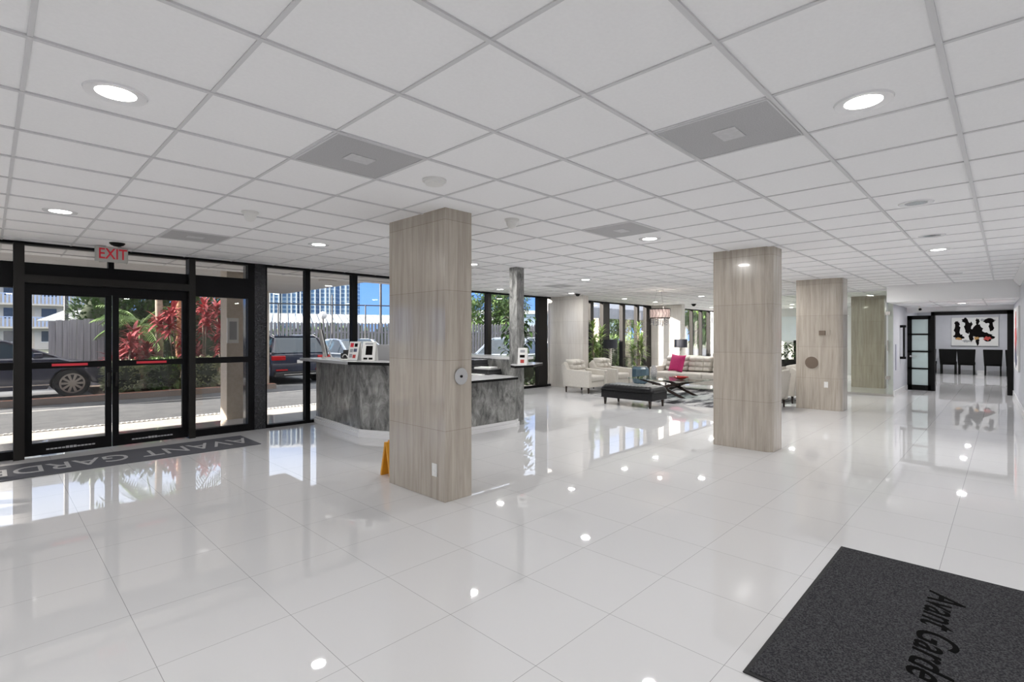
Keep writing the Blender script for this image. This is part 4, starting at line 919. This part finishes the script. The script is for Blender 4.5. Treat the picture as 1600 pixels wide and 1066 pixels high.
def car(loc, rz, label, m, kind='suv', ln=4.6, w=1.86, h=1.55, r=.345, plate=False, rails=False):
    # faces local +X, centre at origin
    t = empty('parked_car', loc, label, 'car', rz=rz); hl = ln/2; hw = w/2
    fx, rx = hl-.88, -hl+.85
    def arch(cx): return [(cx+(r+.06)*math.cos(a_), r+(r+.05)*math.sin(a_)*.98) for a_ in [PI-k_*PI/8 for k_ in range(9)]]
    belt = .98 if kind == 'suv' else .88
    low = [(-hl+.02, .42), (-hl+.10, .28)] + arch(rx) + [(rx+r+.10, .24), (fx-r-.10, .24)] + arch(fx) + [(hl-.10, .26), (hl, .42), (hl-.01, .62), (hl-.12, .80), (fx-.02, belt-.05), (fx-.25, belt+.02), (-hl+.2, belt+.02), (-hl+.03, belt-.05), (-hl, .7)]
    low = [(x, max(z, .22)) for x, z in low]
    b = MB(); secs = [(-hw, .93, 0), (-hw+.04, .985, .0), (0, 1.0, 0), (hw-.04, .985, 0), (hw, .93, 0)]
    rings = [[b.b.verts.new((x*(1 if abs(y) < hw else .985), y, .30+(z-.30)*sc if z > .75 else z)) for x, z in low] for y, sc, _ in secs]
    n = len(low)
    for a, c in zip(rings, rings[1:]):
        for k_ in range(n): b.b.faces.new([a[k_], a[(k_+1) % n], c[(k_+1) % n], c[k_]])
    for rg in (rings[0], rings[-1]):
        f = b.b.faces.new(rg); bmesh.ops.triangulate(b.b, faces=[f])
    b.build('body', M[m], t, smooth='auto')
    if kind == 'suv': pr = [(-hl+.12, belt), (fx-.22, belt-.01), (fx-1.15, h-.05), (fx-1.5, h), (-hl+.75, h), (-hl+.42, h-.06)]
    else: pr = [(-hl+.35, belt), (fx-.45, belt), (fx-1.25, h-.05), (fx-1.65, h), (-hl+1.5, h), (-hl+1.15, h-.05)]
    b = MB(); t1, t2 = hw-.10, hw-.27
    def yy(z): return t1+(t2-t1)*(z-belt)/(h-belt)
    rr = [[b.b.verts.new((x, s_*yy(z), z)) for x, z in pr] for s_ in (-1, 1)]
    for k_ in range(6): b.b.faces.new([rr[0][k_], rr[0][(k_+1) % 6], rr[1][(k_+1) % 6], rr[1][k_]])
    for q in rr: b.b.faces.new(q)
    b.build('cabin_glass', M['carglass'], t, bevel=.02)
    # roof + pillars in body paint
    b = MB(); x0, x1 = pr[5][0], pr[2][0]
    b.prism([(pr[4][0]-.18, -t2), (pr[3][0]+.22, -t2), (pr[3][0]+.28, 0), (pr[3][0]+.22, t2), (pr[4][0]-.18, t2)], h-.02, h+.018)
    for s_ in (-1, 1):
        for (xa, za), (xb, zb), rd in ((pr[1], pr[2], .035), (pr[2], pr[3], .03), (pr[3], pr[4], .03), (pr[4], pr[5], .035), (pr[5], pr[0], .05)): b.tube([(xa, s_*yy(za), za), (xb, s_*yy(zb), zb)], rd, 6)
        for xm in ((pr[0][0]+pr[1][0])/2+.1, pr[0][0]+.75): b.tube([(xm, s_*yy(belt), belt), (xm-.06, s_*yy(h), h-.01)], .03, 6)
    b.build('roof', M[m], t, smooth='auto')
    if rails:
        for s_ in (-1, 1): b = MB(); b.tube([(pr[5][0]+.1, s_*(t2-.02), h), (pr[5][0]+.25, s_*(t2-.02), h+.05), (pr[2][0]-.2, s_*(t2-.02), h+.05), (pr[2][0]-.05, s_*(t2-.02), h)], .015, 6); b.build('roof_rail', M['chrome'], t)
    for x in (fx, rx):
        for s_ in (-1, 1): wheel(t, x, s_*(hw-.12), r, s_)
    for s_ in (-1, 1):
        b = MB(); b.rbox(-hl-.015, -hl+.22, s_*hw*.98-(.42 if s_ > 0 else -.0)+(0 if s_ > 0 else 0), s_*hw*.98+(0 if s_ > 0 else .42), belt-.22, belt-.08, .02); b.build('tail_light', M['tail'], t)
        b = MB(); b.rbox(hl-.22, hl-.01, min(s_*hw*.95, s_*(hw*.95-.4)), max(s_*hw*.95, s_*(hw*.95-.4)), .62, .74, .02); b.build('headlight', M['head'], t)
        b = MB(); b.rbox(fx-.72, fx-.54, min(s_*(hw), s_*(hw+.17)), max(s_*(hw), s_*(hw+.17)), belt, belt+.13, .03); b.build('side_mirror', M[m], t, smooth=True)
        bx('reflector', M['tail'], -hl-.012, -hl+.02, min(s_*.45, s_*.8), max(s_*.45, s_*.8), .44, .48, t)
        bx('side_trim', M['chrome'] if kind == 'suv' else M[m], rx+.42, fx-.42, s_*hw-.012, s_*hw+.006, .33, .36, t)
    bx('rear_bumper', M['dark'], -hl-.03, -hl+.1, -hw*.88, hw*.88, .26, .40, t, bevel=.02)
    bx('bumper_trim', M['chrome'], -hl-.035, -hl+.02, -hw*.6, hw*.6, .30, .33, t)
    bx('number_plate', M['paper'], -hl-.012, -hl, -.16, .16, .66, .76, t); bx('grille', M['dark'], hl-.02, hl+.01, -.45, .45, .42, .62, t)
    return t
car((-.02, 17.45, -.06), 0, 'dark navy crossover parked beyond the left door, side on', 'carblue', 'suv', 4.7, 1.88, 1.42, .35)
car((6.95, 18.35, -.06), PI/2, 'dark slate hatchback with red tail lights seen from behind', 'cargrey', 'suv', 4.6, 1.9, 1.5, .35, True, True)
car((9.8, 18.9, -.06), PI/2, 'pale blue sedan parked right of the dark hatchback', 'carsilver', 'sedan', 4.6, 1.85, 1.38, .33)
car((13.9, 13.0, -.05), .35, 'silver-blue sedan on the driveway behind the desk', 'carsilver', 'sedan', 4.8, 1.85, 1.42, .33)
car((-1.4, 22.6, -.06), 0, 'white car glimpsed behind the navy crossover', 'carwhite', 'sedan', 4.6, 1.85, 1.40, .33)
car((17.4, 15.4, -.06), PI/2, 'white car beyond the silver-blue sedan, by the lounge', 'carwhite', 'sedan', 4.6, 1.85, 1.40, .33)
# dark picket fence and chain-link posts at the back of the parking
t = empty('picket_fence', (5.5, 27.0, -.1), 'long dark picket fence at the back of the parking lot', 'fence'); b = MB(); b2 = MB()
dv = Vector((26, -10, 0)); ln = 20.5; n = int(ln/.17)
for k_ in range(n): x = k_*.17; b.prism_y([(x, 0), (x+.12, 0), (x+.12, 2.15), (x+.06, 2.27), (x, 2.15)], -.012, .012)
b.build('pickets', M['fence'], t); b2.box(0, ln, .015, .06, .5, .58); b2.box(0, ln, .015, .06, 1.7, 1.78); b2.build('rail', M['fence'], t); t.rotation_euler = (0, 0, math.atan2(-10, 26))
h_ = shrub('hedge_row', 17.5, 25.2, 22, 1.6, -.1, 1.9, M['leafd'], 'long dark hedge growing behind the picket fence', 'hedge', 2600, .3, .14, 77); h_.rotation_euler = (0, 0, math.atan2(-10, 26))
for i, (x, y) in enumerate(((7.8, 25.4), (9.6, 24.8), (11.9, 24.0), (13.1, 22.9), (15.2, 22.3))):
    b = MB(); b.tube([(0, 0, 0), (0, 0, 3.1 if i % 2 else 3.6)], .035, 8); o = b.build('fence_post', M['steel'], loc=(x, y, -.1)); tag(o, 'thin dark steel post before the picket fence, ' + ['nearest the beige column', 'second from the beige column', 'behind the desk mullion', 'right of the desk mullion', 'closest to the stone column'][i], 'post')
b = MB(); b.tube([(7.8, 25.4, 3.0), (9.6, 24.8, 3.0), (11.9, 24.0, 3.0), (15.2, 22.3, 3.0)], .03, 6); tag(b.build('steel_rail', M['steel']), 'long thin steel rail above the picket fence', 'rail')
# carport
t = empty('carport_roof', (14.2, 33.5, -.3), 'long low white ribbed roof behind the picket fence', 'roof'); b = MB()
for k_ in range(60): vs = b.box(-13+k_*.48, -13+k_*.48+.42, -.8, 3.2, 2.55, 2.60); 
for v in b.b.verts:
    if v.co.y > 0: v.co.z += .75
b.build('ribbed_roof', mat('white_sheet_metal', (.46, .49, .49), .4), t)
for x in (-12, -6, 0, 6, 12, 15): bx('support', M['steel'], x-.06, x+.06, 0, .12, -.1, 2.65, t)
t.rotation_euler = (0, 0, -.38)
# light globe
t = empty('lamp_post', (12.0, 25.2, -.1), 'post with a round white globe lamp in the parking lot', 'lamp post')
b = MB(); b.tube([(0, 0, 0), (0, 0, 2.45)], .04, 8); b.build('pole', M['steel'], t); b = MB(); b.sphere((0, 0, 2.62), .2); b.build('globe', M['plas'], t, smooth=True)
for i, (x, y, h) in enumerate(((15.6, 25.6, 5.4), (17.6, 24.6, 8.5), (2.1, 26, 7.5), (2.85, 25.8, 7.5))):
    t = empty('light_pole', (x, y, -.1), 'tall dark light pole ' + ['left of the nearest stone column, short arm', 'closest to the nearest stone column', 'seen through the left door, left one', 'seen through the left door, right one'][i], 'light pole')
    b = MB(); b.tube([(0, 0, 0), (0, 0, h)], .07, 8); b.build('pole', M['steel'], t); b = MB(); b.tube([(0, 0, h-.3), (-.5, 0, h), (-.9, 0, h-.05)], .04, 6); b.build('arm', M['steel'], t)
# towers
TW = [(58.5, 153.5, 0), (62.3, 150.5, .0), (66, 146.5, 0), (70, 142.5, 0), (74.2, 138.5, 0)]
for i, (x, y, _) in enumerate(TW):
    t = empty('high_rise_tower', (x, y, 0), 'blue glass apartment tower, ' + ['leftmost beyond the beige column', 'second from the left', 'middle one', 'second from the right', 'rightmost against open sky'][i], 'tower', rz=-.77)
    bx('facade', M['tower'], -2.25, 2.25, -2.25, 2.25, 0, 30, t)
    b = MB()
    for xx in (-2.1, -.5, .6, 2.1): b.box(xx-.16, xx+.16, -2.4, -2.25, 0, 30.4)
    b.build('balcony_fin', M['fin'], t)
    bx('roof_cap', M['white'], -2.3, 2.3, -2.3, 2.3, 30, 30.8, t)
# apartment block
t = empty('apartment_block', (.5, 80, -.1), 'cream apartment block with pale blue balcony railings seen through the left door', 'building', rz=-.05)
bx('walls', M['cream'], -16, 12, 0, 10, 0, 16, t)
for k_ in range(5):
    z = 2.6*k_+.0
    if k_: bx('balcony_slab', M['cream'], -16, 12, -1.3, 0, z-.2, z, t)
    if k_:
        b = MB(); x = -16
        while x < 12: b.box(x, x+.16, -1.3, -1.24, z, z+1.0); x += .32
        b.box(-16, 12, -1.32, -1.22, z+1.0, z+1.1); b.build('balcony_railing', M['blue_rail'], t)
    for j in range(9): 
        x = -14.8+3.1*j; f = bx('window', M['pane'], x, x+1.3, -.04, .02, z+.9, z+2.1, t); bx('window_frame', M['white'], x-.08, x+1.38, -.03, .02, z+.82, z+.9, f)
        if j % 2: bx('entry_door', M['stucco'], x+1.7, x+2.5, -.03, .02, z+.05, z+2.1, t)
# beige garage left
bx('garage', M['cream'], -6.5, -1.2, 33, 38, -.1, 3.3); tag(bpy.data.objects['garage'], 'small beige outbuilding left of the entrance', 'building')
# trees behind the desk windows
def tree(x, y, h, r, label, seed, m='leafm', z0=-.1, n=2600, ll=.30):
    random.seed(seed); t = empty('leafy_tree', (x, y, z0), label, 'tree')
    st = MB(); st.tube([(0, 0, 0), (.1, 0, h*.3), (0, .1, h*.62)], [r*.09, r*.07, r*.04], 10); lf = MB(); lf.raw = True; cs = []
    for k_ in range(9):
        a_ = k_*2.4; rr = r*.55*math.sqrt((k_+.5)/9); c_ = Vector((rr*math.cos(a_), rr*math.sin(a_), h*.68+random.uniform(-.22, .22)*h)); cs.append((c_, r*random.uniform(.38, .55))); st.tube([(0, 0, h*.35), c_], [r*.04, r*.012], 6)
    for _ in range(n):
        c_, q = random.choice(cs); d_ = Vector((random.gauss(0, 1), random.gauss(0, 1), random.gauss(0, 1))).normalized()
        lf.blade(c_+d_*q*random.uniform(.55, 1.05), d_+Vector((random.uniform(-.8, .8), random.uniform(-.8, .8), random.uniform(-.8, .3))), ll*random.uniform(.7, 1.3), ll*.42, .8, 2)
    st.build('trunk', M['bark'], t, smooth=True); lf.build('foliage', M[m] if isinstance(m, str) else m, t, smooth=True)
tree(21.5, 25.6, 4.9, 2.3, 'leafy tree behind the desk window, left of its mullion', 81); tree(24.2, 24.4, 5.4, 2.3, 'taller leafy tree right of the desk window mullion', 82, n=3200)
tree(27, 19.6, 4.6, 2.0, 'bushy tree outside the lounge, left pane', 83, 'leafm' and M['leafm']); tree(32, 20.0, 4.6, 2.2, 'bushy tree outside the lounge, right pane', 84)
tree(27.5, 12.2, 3.4, 1.2, 'small tree nearest the lounge glass', 87)
for i, (x, y) in enumerate(((11.2, 11.4), (12.3, 11.6), (9.7, 11.2), (13.4, 11.7))): shrub('window_shrub', x, y-.9, 1.1, .8, -.02, .75, M['leafd'], 'low dark shrub outside the glass, ' + ['below the leaning sign', 'beside the pale stone blade', 'behind the slate post', 'farthest along'][i], 'shrub', 700, .10, .05, 90+i)
for i, (x, y, h) in enumerate(((15.6, 11.0, 1.2), (16.9, 11.3, 1.5), (18.4, 11.4, 1.3), (20.0, 11.6, 1.6), (21.6, 11.6, 1.5), (23.4, 11.8, 1.6))): shrub('lounge_hedge', x, y, 1.5, .9, -.02, h, M['leafm'], 'green shrub in the row outside the lounge glass, ' + ['first from the left', 'second from the left', 'third from the left', 'fourth from the left', 'fifth from the left', 'last one'][i], 'shrub', 900, .13, .06, 100+i)
# pale buildings beyond
t = empty('pale_building', (47, 40, -.1), 'pale blue low building beyond the trees', 'building', rz=-.7)
bx('walls', mat('pale_blue_render', (.45, .58, .68), .7), -9, 9, 0, 6, 0, 4.2, t); bx('roof', M['white'], -9.3, 9.3, -.3, 6.3, 4.2, 4.6, t)
for k_ in range(6): bx('window', M['pane'], -7.5+2.7*k_, -6.2+2.7*k_, -.04, .02, 1.3, 2.7, t)
# covered walkway outside the lounge
t = empty('covered_walkway', (26.5, 15.2, -.05), 'covered walkway with a grey beam outside the lounge glass', 'canopy')
bx('roof', M['white'], -7, 16, -1.1, 1.3, 2.75, 3.6, t); bx('beam', M['grey'], -7, 16, -1.25, -1.1, 2.35, 2.85, t)
for k_ in range(5): bx('column', M['stucco'], -6+4.5*k_, -5.7+4.5*k_, -1.1, -.8, 0, 2.75, t)

# repeats share a group phrase
G = {'armchair': 'cream tufted armchairs in the lounge', 'stone_column': 'travertine columns standing through the lobby', 'ceiling_vent': 'grey vent panels in the ceiling grid',
     'brochure_stand': 'brochure stands on the reception desk', 'printer': 'printers inside the reception desk', 'potted_dracaena': 'tall potted dracaenas by the lounge glass',
     'hedge_shrub': 'clipped shrubs in the planting bed', 'cordyline_plant': 'red ti plants in the planting bed', 'palm_tree': 'palms behind the red plants', 'tall_shrub': 'tall dark shrubs behind the palms',
     'high_rise_tower': 'blue glass towers on the skyline', 'parked_car': 'cars parked outside', 'fence_post': 'steel posts before the picket fence', 'light_pole': 'light poles in the parking lot',
     'table_lamp': 'dark drum-shaded lamps in the lounge', 'motion_detector': 'white dome detectors on the ceiling', 'dome_camera': 'black dome cameras on the ceiling', 'shelf_vase': 'vases on the display shelf',
     'accent_chair': 'sage green chairs behind the sofa', 'leafy_tree': 'leafy trees outside the glass', 'window_shrub': 'low shrubs outside the desk windows', 'lounge_hedge': 'green shrubs outside the lounge glass', 'canopy_column': 'beige canopy columns outside'}
for o in S.objects:
    k_ = o.name.split('.')[0]
    if not o.parent and k_ in G and 'label' in o: o['group'] = G[k_]
